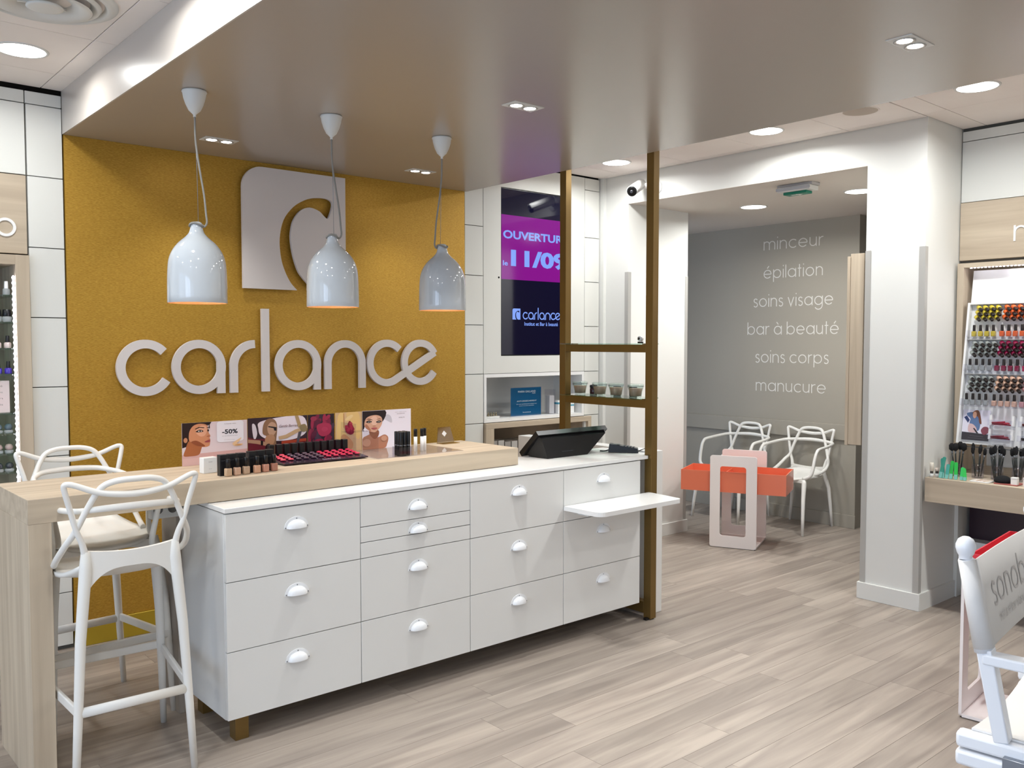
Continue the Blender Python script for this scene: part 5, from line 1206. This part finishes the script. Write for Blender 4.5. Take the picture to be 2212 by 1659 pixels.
# nail files, teal and green, leaning
for i, (y, a, ln, c, lb) in enumerate(((2.195, 8, .125, '3c9a86', 'tall teal nail file, leftmost of the files on the shelf'), (2.180, -6, .115, '3f9d8c', 'teal nail file leaning second in the row on the shelf'), (2.160, 4, .085, '4aa89a', 'short teal nail file before the green ones'),
                                       (2.138, 2, .105, '28b84a', 'bright green nail file, tallest of the green ones'), (2.108, -3, .100, '2cc24e', 'bright green nail file, second of the green ones'), (2.080, 3, .075, '3cd06a', 'short bright green nail file, third of the green ones'), (2.058, -8, .072, '3ccc5c', 'short bright green nail file at the right end of the row'))):
    t = thing('nail_file', lb, 'nail file', (5.112+.004*(i % 2), y, ZD), math.radians(0), 'nail files standing on the wood shelf')
    M = Matrix.Rotation(math.radians(a), 4, 'X') @ Matrix.Rotation(math.radians(7), 4, 'Y')
    mb = MB(); mb.prism(rrect(-.0095, .0095, .0015, ln, .009, 5), lambda u, v, d: tuple(M @ Vector((d, u, v))), 0, .004); mb.obj('blade', mat('file_'+c, c, .35), t, world=False)
    mb = MB(); mb.prism(rrect(-.0085, .0085, .002, ln*.30, .003, 3), lambda u, v, d: tuple(M @ Vector((d, u, v))), -.0008, -.0001); mb.obj('grip', mat('file_grip', 'b8e83c' if i > 2 else '7fc4b8', .35), t, world=False)
for x, y, c, h, lb in ((5.115, 2.243, 'ece4d4', .085, 'white tube with dark band at the left end of the wood shelf'), (5.135, 2.222, 'd8cabc', .055, 'short beige tube beside the white tube on the wood shelf')):
    t = thing('cream_tube', lb, 'tube', (x, y, ZD))
    MB().lathe((0, 0, 0), [(0, 0), (.0105, 0), (.0105, .022), (0, .022)], 16).obj('cap', M_canopy, t, world=False)
    MB().lathe((0, 0, 0), [(0, .022), (.0085, .022), (.0085, .036), (0, .036)], 16).obj('band', mat('band_dark', '4a4440', .4), t, world=False)
    MB().lathe((0, 0, 0), [(0, .036), (.0105, .036), (.0115, h-.01), (.009, h), (0, h)], 16).obj('tube', mat('tube_'+c, c, .4), t, world=False)
for x, y, w_, h, c, lb in ((5.15, 1.815, .032, .045, 'f0eeea', 'small white carton at the front of the wood shelf'), (5.15, 1.755, .03, .05, 'e8dcd8', 'second small white carton near the right picture edge')):
    t = thing('small_carton', lb, 'box', (x, y, ZD)); MB().box(-.014, .014, -w_/2, w_/2, 0, h, .001, seg=1).obj('carton', mat('carton_'+c, c, .4), t, world=False)
    MB().box(-.0146, .0146, -w_/2-.0006, w_/2+.0006, h*.8, h*.86).obj('band', print_mat('c8c4c0'), t, world=False)
t = thing('puff_pile', 'black fluffy powder puff lying on the wood shelf', 'powder puff', (5.18, 1.885, ZD))
rp_ = random.Random(2); mb = MB()
P = [(.045, 0), (.04, .02), (.03, .034), (0, .04)]
mb.lathe((0, 0, 0), [(0, 0), (.036, .002), (.046, .014), (.042, .028), (.024, .04), (0, .043)], 26)
for v in mb.bm.verts: v.co *= 1+.07*(rp_.random()-.5)
mb.obj('puff', mat('puff_black', '121214', .95), t, world=False)
MB().box(-.05, .05, -.09, .03, -.0+.0004, .006, .001, seg=1).obj('red_mat', print_mat('a85a54'), t, world=False)
t = thing('swatch_tray', 'pale swatch tray lying flat between the green files and puff', 'tray', (5.16, 1.985, ZD)); MB().box(-.045, .045, -.05, .05, 0, .006, .001, seg=1).obj('tray', M_lac, t, world=False)
for k in range(5): MB().box(-.038, .038, -.045+k*.018, -.035+k*.018, .006, .008).obj('swatch', print_mat(('e6d8c8', 'd8c0a8', 'e0cabc', 'ccb09a', 'e8dcd0')[k]), t, world=False)

# ================================================================== DAYLIGHT THROUGH THE SHOP WINDOW
ld = bpy.data.lights.new('daylight', 'AREA'); ld.shape = 'RECTANGLE'; ld.size = 7.0; ld.size_y = 2.2; ld.energy = DAY; ld.color = (.60, .74, 1.0)
lo = bpy.data.objects.new('daylight', ld); C.objects.link(lo); lo.location = (-3.5, .35, 1.45); lo.rotation_euler = (0, math.radians(-90), 0)
